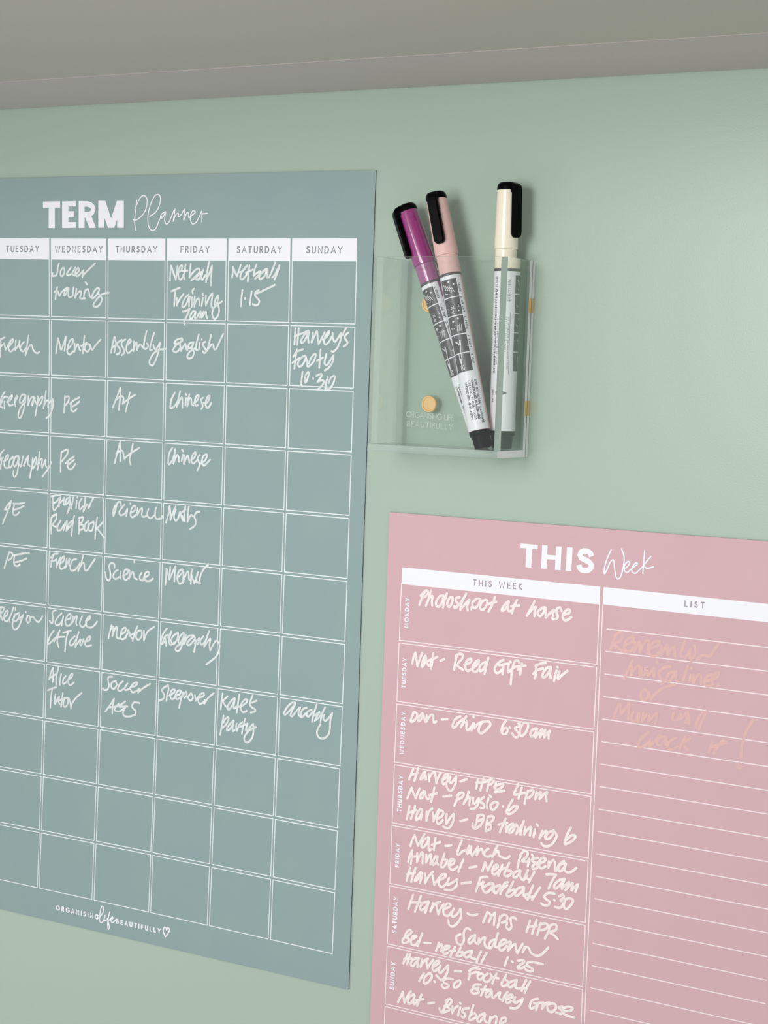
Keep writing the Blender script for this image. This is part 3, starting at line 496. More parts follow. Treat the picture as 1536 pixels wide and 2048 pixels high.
    "-1582,-2744 -1608,-2749 -1610,-2772 -1602,-2796 -1617,-2821 -1643,-2822 -1646,-2814|-1555,-2764 -1584,-2777 -1586,-2803 -1567,-2809 -1549,-2786 -1558,-2766|-1506,-2760 -1528,-2779 -1541,-2806 -1525,-2817 -1494,-2796|-1474,-2769 -1496,-2801 -1478,-2805 -1452,-2791|-1453,-2787 -1417,-2774 -1407,-2755 -1433,-2764 -1452,-2791 -1441,-2813 -1416,-2806 -1390,-2788|-1396,-2789 -1400,-2812|-1400,-2812 -1365,-2781 -1317,-2752|-1565,-2865 -1596,-2909 -1624,-2944|-1565,-2865 -1574,-2911 -1576,-2949|-1606,-2919 -1533,-2901 -1487,-2870|-1533,-2889 -1558,-2917 -1553,-2933 -1521,-2929 -1486,-2904|-1527,-2905 -1470,-2896|-1486,-2900 -1500,-2931 -1492,-2951 -1458,-2951 -1417,-2937|-1388,-2867 -1424,-2867 -1439,-2894 -1412,-2916 -1417,-2937",
    "-1195,-2746 -1222,-2760 -1237,-2778 -1221,-2801 -1225,-2822 -1255,-2838|-1197,-2747 -1192,-2768 -1201,-2798 -1205,-2832|-1186,-2801 -1156,-2781 -1151,-2764 -1171,-2770 -1181,-2796 -1170,-2819 -1150,-2809|-1150,-2800 -1116,-2784 -1111,-2765 -1131,-2769 -1145,-2796 -1135,-2815 -1110,-2800|-1096,-2773 -1109,-2816 -1118,-2860|-1105,-2803 -1076,-2767 -1070,-2783 -1085,-2801|-1043,-2771 -1060,-2794 -1045,-2812 -1028,-2794 -1038,-2773|-1016,-2780 -1010,-2808|-1010,-2808 -981,-2768|-996,-2790 -961,-2778 -957,-2761 -976,-2767 -995,-2794 -985,-2821 -965,-2815 -946,-2800|-951,-2797 -953,-2817|-953,-2817 -927,-2782 -893,-2753",
    "-834,-2747 -841,-2791 -844,-2834|-802,-2758 -831,-2788 -831,-2793 -813,-2812 -798,-2821|-754,-2763 -772,-2774 -794,-2801 -802,-2823 -791,-2829 -771,-2805 -753,-2768|-753,-2766 -759,-2793 -760,-2818 -744,-2811|-726,-2742 -734,-2790 -740,-2838|-746,-2807 -714,-2802 -682,-2780 -674,-2762 -689,-2762 -709,-2784 -716,-2809 -705,-2829 -693,-2830 -676,-2821|-641,-2733 -651,-2759 -657,-2784 -646,-2797 -625,-2806 -624,-2818 -651,-2827|-616,-2760 -646,-2774|-824,-2866 -833,-2913 -843,-2971|-823,-2903 -811,-2880 -792,-2871 -792,-2885 -810,-2915 -834,-2936|-758,-2884 -778,-2901 -799,-2928 -800,-2941 -786,-2937 -765,-2910 -756,-2886|-756,-2887 -763,-2922 -762,-2941 -750,-2934|-738,-2898 -742,-2919 -735,-2936|-735,-2936 -723,-2906 -701,-2884|-685,-2866 -696,-2908 -703,-2947|-723,-2915 -667,-2888|-669,-2892 -677,-2914 -675,-2926 -656,-2910 -634,-2886|-632,-2887 -629,-2922 -636,-2958 -658,-2985 -679,-2988 -688,-2970 -676,-2945 -652,-2921 -615,-2901",
    "-371,-2742 -392,-2742 -423,-2771 -440,-2804 -429,-2809 -404,-2784 -373,-2747 -386,-2775 -400,-2808 -389,-2813 -367,-2786|-367,-2786 -341,-2761 -351,-2791 -342,-2807 -326,-2810 -309,-2790|-302,-2758 -323,-2767 -335,-2789 -334,-2806|-271,-2765 -294,-2777 -301,-2796 -288,-2803 -263,-2775|-240,-2734 -257,-2783 -266,-2827|-259,-2797 -231,-2778 -221,-2772 -236,-2794 -250,-2820|-250,-2820 -223,-2799 -213,-2782|-189,-2742 -208,-2782 -214,-2822|-192,-2782 -199,-2800 -186,-2812 -169,-2799 -144,-2766|-144,-2766 -155,-2810 -156,-2855 -168,-2887 -195,-2906 -221,-2903 -234,-2882 -228,-2857 -214,-2833",
]
WEEK_NOTES = [
    "374,-2086 356,-2123 344,-2159|349,-2112 377,-2084 391,-2090 382,-2109 359,-2121|407,-2081 396,-2119 381,-2159|384,-2152 402,-2118 418,-2108 414,-2132 417,-2155|478,-2100 458,-2104 439,-2133 440,-2153 454,-2157 469,-2138 478,-2114 478,-2100|497,-2088 485,-2125 478,-2159|475,-2115 494,-2110|514,-2105 502,-2130 503,-2147 514,-2153 528,-2130 530,-2106 520,-2103 508,-2114|569,-2100 550,-2105 547,-2119 561,-2133 558,-2147 542,-2155 540,-2146|604,-2079 586,-2113 578,-2137 575,-2162|542,-2155 568,-2135 592,-2101|578,-2154 600,-2132 619,-2110 624,-2109 613,-2136 616,-2159|639,-2119 660,-2100 680,-2098 677,-2119 659,-2144 639,-2140 635,-2153|639,-2119 642,-2134|696,-2103 687,-2124 685,-2144 701,-2147 718,-2124 722,-2103 709,-2100 696,-2108|762,-2082 751,-2115 730,-2155|732,-2116 770,-2103|837,-2094 820,-2108 802,-2136 806,-2143 824,-2131 839,-2098|837,-2095 837,-2121 839,-2141 853,-2139|882,-2084 868,-2112 857,-2150|852,-2117 896,-2108|976,-2081 959,-2115 937,-2155|942,-2148 966,-2120 984,-2108 978,-2130 978,-2153|1012,-2113 994,-2131 998,-2145 1010,-2150 1025,-2131 1027,-2114 1015,-2110 1024,-2106 1033,-2106|1036,-2107 1037,-2130 1039,-2154|1039,-2153 1059,-2131 1080,-2112 1075,-2132 1078,-2143|1120,-2114 1110,-2099 1095,-2107 1093,-2125 1100,-2138 1097,-2152 1079,-2158 1071,-2152|1130,-2132 1157,-2121 1164,-2108 1153,-2103 1135,-2118 1127,-2138 1134,-2156 1152,-2154 1172,-2139",
    "331,-2400 321,-2426 316,-2458|332,-2400 339,-2435 345,-2468|345,-2468 356,-2434 370,-2398|387,-2411 378,-2431 370,-2465 382,-2456 394,-2424|390,-2410 397,-2440 409,-2458|433,-2394 429,-2431 424,-2472|408,-2432 457,-2408|414,-2458 426,-2434|475,-2426 495,-2415|567,-2385 559,-2419 553,-2461|561,-2392 579,-2380 599,-2382 595,-2402 578,-2423 572,-2440 602,-2456|609,-2430 636,-2419 648,-2404 641,-2396 623,-2409 615,-2432 619,-2454 632,-2459 647,-2448|650,-2448 679,-2422 690,-2402 678,-2403 658,-2428 656,-2452 672,-2459 689,-2446|727,-2403 700,-2420 692,-2440 699,-2453 714,-2440 730,-2408|740,-2381 731,-2419 722,-2463|823,-2382 797,-2398 778,-2425 779,-2444 793,-2451 813,-2435 825,-2417|800,-2412 827,-2403|824,-2406 820,-2453|851,-2401 850,-2420 850,-2441|859,-2387 862,-2389|827,-2403 851,-2398|907,-2386 898,-2376 883,-2383 875,-2409 870,-2431 866,-2497|858,-2435 876,-2417 899,-2406 942,-2398|922,-2389 917,-2415 914,-2445|900,-2422 917,-2409|996,-2392 1000,-2416 995,-2453|996,-2392 1022,-2379 1048,-2372|985,-2433 1003,-2413 1035,-2401|1078,-2390 1055,-2396 1036,-2425 1034,-2442 1048,-2440 1065,-2419 1078,-2394|1078,-2391 1074,-2421 1078,-2442|1109,-2385 1112,-2386|1107,-2404 1100,-2429 1096,-2455|1123,-2405 1115,-2427 1117,-2443 1132,-2425 1163,-2398",
    "333,-2702 321,-2736 319,-2751 335,-2746 351,-2726 354,-2708 337,-2700|384,-2701 365,-2722 362,-2743 378,-2732 387,-2704 395,-2724 402,-2741|408,-2707 409,-2740|409,-2740 428,-2708 444,-2703 448,-2729 452,-2740 465,-2731|495,-2718 526,-2712|599,-2689 573,-2704 558,-2732 559,-2750 572,-2745 584,-2726|572,-2745 597,-2716 615,-2699|631,-2685 616,-2716 603,-2743|604,-2741 629,-2706 633,-2726 634,-2746 644,-2752 659,-2734|670,-2715 663,-2751|669,-2682 672,-2683|659,-2734 675,-2714 679,-2737|679,-2737 688,-2721 704,-2711|720,-2703 705,-2728 702,-2749 719,-2758 747,-2734 765,-2709 755,-2695 729,-2699 704,-2708|848,-2680 832,-2706 825,-2732 836,-2746 851,-2742 860,-2725 854,-2714 840,-2719 830,-2735|870,-2709 873,-2711|915,-2684 934,-2679 932,-2689 908,-2703 899,-2711 912,-2725 922,-2737 913,-2752 898,-2751 886,-2737|939,-2681 928,-2707 927,-2734 939,-2742 958,-2721 969,-2693 966,-2678 951,-2675 934,-2682|1013,-2694 994,-2703 983,-2722 986,-2737 998,-2734 1014,-2711 1018,-2695 1011,-2712 1010,-2741|1010,-2741 1028,-2714 1045,-2696 1036,-2717 1034,-2735|1034,-2735 1050,-2709 1062,-2696 1055,-2715 1056,-2733|1056,-2733 1072,-2710 1086,-2698 1079,-2716 1080,-2736",
    "343,-2991 332,-3018 321,-3046|371,-2982 362,-3016 352,-3048|331,-3022 369,-3006|405,-2995 390,-3021 387,-3037 403,-3022 410,-2995|412,-2994 416,-3014 417,-3032|432,-3003 437,-3038|432,-3030 449,-2998 467,-2986|469,-2995 473,-3015 477,-3041|477,-3041 489,-3004 502,-2986|516,-3018 539,-3000 541,-2985 522,-2996 513,-3021 517,-3041 537,-3027 546,-3005|555,-2997 550,-3022 563,-3026 588,-2993|588,-2993 586,-3023 574,-3054 558,-3069 541,-3059 534,-3036|612,-3014 647,-2997|709,-2987 701,-3035|739,-2980 724,-3042|700,-3007 754,-2995|770,-2984 761,-3039|761,-2991 783,-2979 795,-2980 787,-2999 764,-3008|807,-2993 806,-3019 801,-3009 845,-2991 842,-3007 814,-3029 807,-3040 855,-3023|930,-2979 919,-3006 908,-3034 932,-3030 960,-3019|949,-2995 933,-3052|966,-3018 968,-3020|984,-3004 973,-3039 967,-3070|980,-3012 1007,-2997 1012,-3011 993,-3036 977,-3042|1028,-3005 1023,-3041|1025,-3031 1044,-3006 1052,-3005 1045,-3036|1045,-3036 1072,-3006 1085,-2997 1080,-3016 1083,-3041|850,-3102 852,-3103",
    "338,-3085 326,-3114 315,-3143|338,-3087 349,-3111 364,-3135|364,-3135 373,-3107 384,-3082|409,-3090 393,-3110 387,-3132 404,-3124 414,-3092 420,-3112 428,-3129 444,-3123|468,-3065 460,-3103 452,-3140|437,-3110 484,-3091|520,-3103 564,-3092|608,-3072 596,-3107 583,-3140|595,-3089 621,-3068 634,-3074 622,-3094 596,-3107|660,-3059 651,-3089 635,-3123|636,-3118 658,-3088 670,-3084 668,-3102 666,-3123|687,-3084 686,-3111 701,-3106 716,-3083|718,-3082 714,-3112 696,-3136 673,-3143|746,-3072 729,-3087 726,-3099 746,-3107 747,-3125 728,-3128|771,-3074 765,-3099 765,-3124|776,-3059 785,-3065|805,-3087 785,-3105 788,-3126 806,-3124 825,-3091 805,-3087|903,-3061 883,-3097 872,-3128 888,-3135 912,-3119 931,-3093 911,-3093 884,-3119",
    "330,-3181 323,-3214 316,-3251|361,-3175 353,-3209 340,-3244|322,-3217 370,-3194|393,-3185 374,-3212 370,-3245 388,-3230 404,-3195|403,-3186 401,-3211 397,-3238|429,-3194 429,-3239|429,-3236 440,-3196 460,-3172|464,-3192 468,-3215 469,-3236|469,-3236 481,-3204 498,-3172|488,-3221 514,-3205 523,-3183 506,-3176 491,-3203 489,-3233 499,-3246 522,-3222|543,-3189 541,-3213 542,-3239|542,-3239 561,-3207 580,-3183|583,-3182 581,-3212 569,-3244 550,-3259 526,-3255|620,-3212 659,-3197|716,-3168 711,-3198 703,-3226|713,-3171 742,-3161 749,-3174 741,-3202 722,-3225 703,-3237 690,-3228 689,-3213|718,-3197 743,-3181|771,-3166 766,-3201 762,-3235|771,-3166 795,-3159 804,-3169 789,-3190 769,-3204 789,-3205 790,-3223 762,-3239|869,-3160 854,-3194 840,-3234|832,-3196 878,-3179|871,-3192 874,-3225|874,-3223 887,-3193 911,-3178|927,-3179 900,-3202 888,-3226 908,-3219 927,-3183 936,-3200 929,-3227|967,-3158 956,-3193 951,-3227|929,-3227 959,-3178|976,-3186 972,-3224|973,-3220 996,-3187 1008,-3181 1005,-3200 1002,-3223|1028,-3189 1022,-3227|1037,-3162 1043,-3168|1068,-3190 1054,-3229|1054,-3226 1080,-3192 1092,-3190 1082,-3217|1131,-3180 1100,-3192 1086,-3224 1106,-3221 1128,-3192|1127,-3177 1144,-3200 1130,-3235 1107,-3257 1080,-3262 1065,-3251|1217,-3150 1199,-3188 1187,-3230 1197,-3232 1228,-3212 1242,-3188 1222,-3187 1196,-3214",
    "365,-3323 352,-3353 343,-3383|365,-3323 374,-3346 386,-3374|386,-3374 404,-3341 421,-3310|444,-3322 418,-3339 405,-3371 416,-3379 438,-3352 448,-3324|448,-3324 446,-3361 450,-3387 465,-3378|485,-3318 480,-3352 478,-3381|464,-3358 513,-3335|541,-3350 576,-3341|633,-3306 618,-3346 609,-3377 620,-3380 637,-3363 655,-3353|676,-3327 663,-3358 670,-3367 687,-3328|687,-3328 685,-3358 694,-3374|694,-3373 720,-3333 723,-3326 718,-3367|718,-3367 731,-3341 745,-3332 753,-3353|781,-3324 763,-3342 760,-3359 779,-3365 796,-3356|830,-3302 817,-3330 805,-3361|807,-3357 824,-3335 836,-3328 842,-3348 868,-3357 885,-3354 899,-3342|965,-3314 952,-3346 943,-3392|955,-3329 976,-3303 995,-3309 988,-3333 967,-3351 975,-3356 1004,-3351|1003,-3338 998,-3376|1017,-3315 1025,-3324|1050,-3326 1025,-3334 1018,-3345 1044,-3354 1049,-3374 1027,-3384 1023,-3371 1044,-3351 1062,-3341|1063,-3351 1087,-3334 1090,-3323 1072,-3323 1058,-3342 1060,-3365 1071,-3374 1092,-3360|1109,-3333 1107,-3364|1107,-3364 1120,-3335 1134,-3321|1142,-3331 1143,-3355 1147,-3374|1147,-3374 1164,-3341 1188,-3317|1192,-3326 1164,-3344 1161,-3368 1176,-3369 1196,-3339 1199,-3328 1193,-3359 1208,-3370 1230,-3363 1254,-3341",
    "354,-3403 340,-3435 334,-3466|354,-3403 353,-3440 349,-3474|344,-3441 388,-3427|384,-3414 384,-3459|384,-3458 399,-3422 414,-3405 416,-3459|436,-3412 436,-3452|436,-3451 452,-3417 464,-3408 461,-3457|489,-3410 475,-3439 477,-3457 497,-3436 500,-3409 497,-3436 505,-3451|539,-3390 526,-3431 520,-3458 539,-3455 556,-3422 537,-3419|585,-3414 567,-3434 571,-3443 593,-3429 596,-3412 574,-3413 564,-3444 572,-3459 590,-3463 615,-3442|646,-3401 633,-3432 620,-3469|681,-3437 720,-3423|766,-3395 753,-3441|767,-3395 782,-3433|782,-3433 795,-3408 806,-3383|808,-3432 836,-3407 831,-3395 813,-3411 807,-3439 822,-3447 840,-3430|861,-3392 851,-3421 841,-3450|844,-3422 877,-3403|898,-3376 884,-3409 873,-3441 897,-3441 914,-3417 892,-3414|955,-3403 929,-3418 923,-3440 938,-3440 959,-3413 958,-3403 960,-3433 971,-3448|1000,-3394 989,-3421 979,-3447|979,-3447 996,-3423|1035,-3398 1018,-3430 1007,-3452|993,-3434 1012,-3441|1099,-3399 1126,-3393 1150,-3392|1150,-3392 1131,-3424 1113,-3466|1195,-3403 1164,-3418 1143,-3445 1148,-3461 1172,-3440 1196,-3406|1196,-3406 1183,-3438 1183,-3455|1183,-3455 1207,-3427 1221,-3416 1208,-3451|1202,-3458 1229,-3427 1239,-3418 1234,-3453|1234,-3453 1254,-3429 1266,-3420 1255,-3456",
    "348,-3492 336,-3529 328,-3564|378,-3489 364,-3528 355,-3565|329,-3531 375,-3514|409,-3505 385,-3534 375,-3556 393,-3543 414,-3509|416,-3509 412,-3537 405,-3561|431,-3510 437,-3559|437,-3555 452,-3523 477,-3492|476,-3512 487,-3557|487,-3557 512,-3519 529,-3496|523,-3524 548,-3506 551,-3493 529,-3500 512,-3532 517,-3555 536,-3558 560,-3534|570,-3509 560,-3534 564,-3543 586,-3530 614,-3508|618,-3507 612,-3541 584,-3566 547,-3571|641,-3523 691,-3508|744,-3476 733,-3510 722,-3548|742,-3478 762,-3469 783,-3466|731,-3517 763,-3495|759,-3493 757,-3523 765,-3541 783,-3544 804,-3521 817,-3496 795,-3496 767,-3518|817,-3499 822,-3528 833,-3535|791,-3500 817,-3495 810,-3521 781,-3543|847,-3497 821,-3512 819,-3533 834,-3537 855,-3506 851,-3493|894,-3472 876,-3482 866,-3511 856,-3538|863,-3515 892,-3489|924,-3465 907,-3500 890,-3537 909,-3541 934,-3513 929,-3503 900,-3518|980,-3481 948,-3496 934,-3526 949,-3530 974,-3502 984,-3483|984,-3490 982,-3518 1001,-3538|1031,-3465 1018,-3498 1005,-3539|982,-3524 1018,-3504|1068,-3469 1047,-3503 1029,-3536|1005,-3530 1034,-3519|1147,-3485 1113,-3488 1092,-3508 1103,-3520 1122,-3530 1115,-3548 1094,-3552 1077,-3545|1145,-3516 1148,-3518|1171,-3494 1188,-3483 1196,-3493 1179,-3513 1194,-3517 1187,-3541 1170,-3551 1153,-3549|1204,-3502 1198,-3530 1202,-3546 1217,-3546 1240,-3515 1243,-3498 1221,-3495 1200,-3506",
    "369,-3630 356,-3667 344,-3706|414,-3627 397,-3673 382,-3714|354,-3671 414,-3659|458,-3647 425,-3662 411,-3687 419,-3699 444,-3678 460,-3649|460,-3649 452,-3677 442,-3707|484,-3651 481,-3668 471,-3697|475,-3686 496,-3652 525,-3637|503,-3654 516,-3702|516,-3702 533,-3662 547,-3646|548,-3669 577,-3654 584,-3640 562,-3640 545,-3670 549,-3696 572,-3700 589,-3678|603,-3658 591,-3688 601,-3699 622,-3682 639,-3653|643,-3655 645,-3688 628,-3724 600,-3749 579,-3743 574,-3721|680,-3668 706,-3672 735,-3662|790,-3641 778,-3670 768,-3698|790,-3641 810,-3655 799,-3690|799,-3690 816,-3654 832,-3636|832,-3638 830,-3666 828,-3699|860,-3649 856,-3676 848,-3708|856,-3664 877,-3638 899,-3642 894,-3666 869,-3680|948,-3649 938,-3642 919,-3647 920,-3667 924,-3690 912,-3705 897,-3698 899,-3674|1022,-3640 1015,-3670 1005,-3701|1058,-3631 1047,-3667 1036,-3704|1012,-3673 1059,-3660|1080,-3643 1072,-3671 1064,-3704|1074,-3653 1099,-3640 1118,-3646 1106,-3667 1079,-3678|1130,-3646 1122,-3676 1105,-3714|1121,-3653 1145,-3637 1164,-3639 1159,-3663 1129,-3678 1151,-3688 1173,-3704",
    "698,-3747 684,-3742 669,-3753 663,-3777 666,-3806 654,-3830 632,-3829 622,-3808 627,-3791 645,-3781|728,-3768 704,-3783 690,-3808 701,-3816 722,-3789 728,-3771 726,-3798 737,-3809|749,-3781 746,-3811|746,-3811 765,-3781 783,-3771 780,-3794 788,-3816 806,-3819|844,-3769 819,-3780 806,-3803 814,-3818 831,-3795 844,-3772|853,-3735 842,-3773 840,-3806|849,-3807 874,-3790 896,-3774 898,-3762 876,-3766 861,-3793 865,-3816 885,-3812 903,-3788|902,-3773 924,-3766 916,-3788 910,-3813|910,-3813 934,-3782 950,-3773 954,-3798 961,-3815|961,-3815 976,-3785 989,-3762|998,-3778 990,-3805|990,-3803 1007,-3776 1023,-3779 1034,-3798 1059,-3807 1087,-3799 1108,-3777 1126,-3755|912,-3845 903,-3867 896,-3889|933,-3861 938,-3863|966,-3852 994,-3843 1001,-3851 980,-3869 965,-3887 984,-3886 1005,-3873|1099,-3842 1067,-3842 1029,-3845 1014,-3860 1021,-3867 1043,-3874 1047,-3885 1028,-3892 1009,-3887",
    "371,-3819 356,-3812 338,-3829 331,-3853 354,-3859 347,-3877 321,-3886 317,-3870 335,-3853 357,-3835 371,-3819|369,-3860 395,-3841 395,-3835 376,-3841 366,-3870 374,-3886 393,-3882 407,-3862|430,-3816 418,-3850 406,-3886|443,-3862 478,-3857|526,-3845 520,-3868 511,-3891|516,-3878 534,-3855 545,-3853 539,-3887|557,-3877 582,-3862 586,-3852 564,-3856 550,-3878 558,-3897 580,-3886|619,-3849 605,-3874 593,-3903|587,-3875 619,-3868|650,-3846 638,-3871 628,-3893 650,-3889 667,-3869 645,-3870|714,-3850 678,-3867 671,-3885 690,-3888 714,-3860|714,-3853 708,-3881 719,-3889 737,-3888|764,-3845 751,-3872 741,-3904|795,-3844 780,-3873 767,-3902",
    "349,-3937 338,-3965 326,-3991|365,-3937 357,-3964 349,-3991|330,-3969 373,-3956|416,-3946 384,-3959 369,-3984 382,-3994 402,-3968 416,-3948|414,-3950 410,-3973 409,-3994|434,-3949 431,-3969 426,-3989|426,-3989 448,-3953 469,-3939|459,-3954 467,-3989|467,-3989 484,-3958 499,-3938|499,-3974 526,-3953 533,-3939 515,-3943 498,-3965 496,-3988 510,-3994 534,-3971|541,-3960 531,-3987 542,-3998 566,-3971 582,-3952|584,-3951 580,-3987 564,-4018 547,-4033 533,-4025 518,-4015|622,-3972 657,-3967|705,-3952 707,-3971 700,-3999|701,-3956 728,-3935 761,-3935|702,-3972 736,-3956 756,-3952|767,-3956 750,-3968 754,-3986 771,-3983 784,-3962 770,-3955",
    "447,-4018 434,-4042 421,-4065|476,-4014 455,-4034 447,-4061 457,-4070 477,-4055 494,-4026 486,-4012 472,-4016|509,-4047 512,-4050|613,-4015 582,-4018 561,-4032 565,-4044 590,-4048 587,-4061 566,-4070 552,-4062 553,-4052|648,-4014 624,-4032 618,-4052 632,-4055 653,-4035 655,-4016 645,-4015|806,-3948 785,-3968 786,-3988 808,-3988 828,-3960 819,-3946|853,-3939 842,-3965 832,-3993|824,-3961 865,-3960|907,-3934 893,-3962 881,-3988 899,-3993 919,-3969 906,-3960|965,-3948 927,-3967 920,-3988 937,-3989 965,-3956|965,-3952 958,-3985 975,-3989 992,-3982|1015,-3938 1004,-3963 993,-3997|1037,-3941 1021,-3972 1010,-4003|992,-3985 1021,-3979|770,-4011 740,-4017 727,-4036 754,-4042 759,-4053 733,-4064 717,-4054 732,-4039 758,-4029|796,-4012 784,-4040 772,-4066|771,-4035 818,-4027|827,-4023 802,-4044 798,-4065 816,-4061 831,-4030 833,-4058 842,-4064|842,-4064 862,-4040 877,-4029 871,-4053 880,-4063|917,-4018 901,-4043 891,-4069|914,-4056 943,-4039 943,-4027 922,-4035 910,-4061 919,-4073 940,-4059|960,-4035 953,-4056 961,-4062 982,-4050 1001,-4034|1001,-4036 991,-4064 967,-4089 935,-4095|1082,-4018 1053,-4031 1040,-4061 1047,-4074 1071,-4059 1087,-4036|1062,-4045 1108,-4032|1083,-4041 1074,-4076|1112,-4031 1105,-4063|1107,-4061 1125,-4032 1145,-4024|1162,-4024 1133,-4038 1139,-4064 1160,-4067 1179,-4044 1174,-4026 1154,-4026|1212,-4029 1196,-4037 1204,-4046 1217,-4055 1205,-4067 1182,-4065|1221,-4051 1258,-4039 1265,-4024 1236,-4026 1213,-4048 1226,-4065 1251,-4069 1278,-4069",
    "330,-4138 317,-4168 304,-4197|330,-4138 335,-4164 341,-4192|341,-4192 356,-4157 377,-4125|395,-4139 371,-4154 361,-4185 372,-4192 393,-4165 399,-4142 393,-4175 397,-4188 414,-4173|438,-4130 428,-4158 415,-4193|407,-4165 451,-4151|479,-4168 512,-4156|590,-4124 577,-4159 558,-4198|576,-4133 600,-4119 611,-4129 595,-4152 570,-4163 595,-4164 599,-4176 572,-4192 551,-4196 543,-4179|616,-4154 615,-4189|615,-4187 630,-4160 647,-4146|661,-4150 655,-4171 649,-4193|658,-4127 661,-4130|709,-4143 682,-4152 672,-4170 690,-4179 680,-4197 670,-4193|733,-4123 724,-4156 712,-4200 732,-4195 752,-4175 738,-4163 718,-4176|796,-4150 769,-4169 757,-4193 771,-4200 790,-4174 800,-4153|800,-4153 797,-4181 808,-4195|829,-4161 826,-4197|819,-4195 842,-4162 863,-4154 860,-4194|890,-4184 915,-4163 910,-4148 889,-4160 884,-4189 903,-4196",
]
LIST_NOTE = "1401,-2200 1390,-2236 1378,-2274|1401,-2200 1425,-2184 1438,-2196 1427,-2224 1395,-2247 1421,-2260 1446,-2276 1474,-2269|1449,-2245 1488,-2222 1492,-2202 1463,-2213 1448,-2241 1454,-2267 1478,-2269 1498,-2247|1501,-2224 1499,-2270|1499,-2270 1521,-2222 1526,-2229 1527,-2267|1527,-2267 1549,-2219 1569,-2213 1564,-2267|1579,-2246 1614,-2227 1622,-2207 1594,-2214 1575,-2247 1581,-2277 1605,-2278 1624,-2257|1630,-2226 1633,-2271|1633,-2271 1658,-2223 1663,-2230 1664,-2264|1664,-2264 1691,-2227 1701,-2267|1744,-2191 1735,-2230 1728,-2264 1756,-2261 1774,-2229|1774,-2225 1772,-2256 1781,-2281|1781,-2277 1798,-2242 1793,-2208|1808,-2274 1834,-2249 1869,-2249 1884,-2225 1909,-2188|1495,-2309 1474,-2354 1454,-2402|1490,-2340 1488,-2383|1488,-2383 1511,-2342 1531,-2336 1529,-2378|1539,-2339 1545,-2380 1568,-2343 1573,-2373 1600,-2336|1600,-2336 1602,-2374|1614,-2304 1616,-2307|1679,-2319 1652,-2326 1625,-2352 1634,-2374 1651,-2391 1639,-2404|1700,-2340 1677,-2350 1662,-2382 1679,-2388 1701,-2355 1712,-2338 1710,-2376 1723,-2386|1766,-2309 1756,-2341 1746,-2376|1780,-2346 1778,-2376|1782,-2315 1784,-2317|1796,-2344 1794,-2382|1794,-2382 1815,-2345 1831,-2343 1833,-2381|1848,-2368 1879,-2357 1885,-2333 1859,-2344 1848,-2375 1865,-2389 1892,-2378|1890,-2355 1913,-2338 1916,-2319 1897,-2332 1887,-2363 1900,-2384 1919,-2371|1564,-2439 1545,-2453 1542,-2481 1559,-2490 1578,-2465 1568,-2443|1581,-2449 1591,-2482|1591,-2482 1614,-2453 1652,-2421 1707,-2400|1435,-2525 1421,-2560 1410,-2595|1440,-2524 1447,-2571|1447,-2571 1485,-2514|1486,-2519 1484,-2591|1508,-2554 1499,-2584 1520,-2596 1538,-2555 1535,-2599|1558,-2553 1555,-2591|1555,-2591 1578,-2555 1589,-2558 1585,-2592|1585,-2592 1618,-2550 1628,-2549 1620,-2592|1707,-2534 1704,-2563 1728,-2560 1742,-2534 1738,-2558 1766,-2531|1766,-2531 1776,-2521 1768,-2569|1781,-2534 1783,-2571|1848,-2509 1826,-2547 1818,-2586|1868,-2504 1846,-2554 1833,-2593|1588,-2639 1554,-2673 1540,-2708 1556,-2715 1590,-2687|1599,-2671 1596,-2705|1596,-2705 1624,-2673 1648,-2646|1668,-2648 1639,-2661 1635,-2690 1655,-2688 1678,-2651 1675,-2685|1728,-2645 1694,-2668 1686,-2698 1706,-2705 1735,-2686|1772,-2634 1754,-2670 1745,-2704|1792,-2641 1759,-2669 1784,-2694|1899,-2645 1887,-2694|1952,-2629 1924,-2665 1911,-2695|1905,-2663 1971,-2636|2087,-2518 2059,-2573 2043,-2640 2039,-2692|2033,-2725 2041,-2729 2034,-2734 2043,-2733 2025,-2740 2039,-2743"

# ------------------------------------------------------------------ setting
def structure(name, mb, m):
    o = mb.build(name, m)
    o['kind'] = 'structure'
    return o


w = MB()
w.box((-1100, 0, -900), (900, 18, 320))
structure('wall_back', w, M['wall'])

shelf = thing('overhead_cabinet', 'grey underside of the cabinet overhanging the top of the sage green wall', 'cabinet', (0, -130, 39.2))
so = (0, -130, 39.2)
b = MB(); b.box((-1100, -262, 39.5), (900, -79, 340))
b.build('carcass', M['shelf'], shelf, origin=so)
b = MB(); b.box((-1100, -78.9, 39.2), (900, -0.8, 340))  # strip beside the wall, slightly paler than the carcass
b.build('rear_strip', M['rearstrip'], shelf, origin=so)

# ------------------------------------------------------------------ sheets on the wall
T = 0.7            # sheet thickness
INK = 0.0004


def on_sheet(h):
    return lambda x, z: (x, -(T + h), z)


def sheet(quad, m, parent, o, name='sheet'):
    mb = MB()
    q = quad
    f = [(x, -T, z) for x, z in q]
    k = [(x, -0.05, z) for x, z in q]
    mb.poly([f[0], f[3], f[2], f[1]], 0)
    mb.poly(k, 0)
    for i in range(4):
        j = (i + 1) % 4
        mb.poly([f[i], f[j], k[j], k[i]], 1)
    return mb.build(name, [m, M['edge']], parent, origin=o)


def outline(mb, quads, w, fn):
    for q in quads:
        n = len(q)
        cx = sum(p[0] for p in q) / n
        cz = sum(p[1] for p in q) / n
        for i in range(n):
            a, c = q[i], q[(i + 1) % n]
            d = math.hypot(c[0] - a[0], c[1] - a[1])
            ux, uz = (c[0] - a[0]) / d * w / 2, (c[1] - a[1]) / d * w / 2
            ribbon(mb, [(a[0] - ux, a[1] - uz), (c[0] + ux, c[1] + uz)], w, fn, round_ends=False)


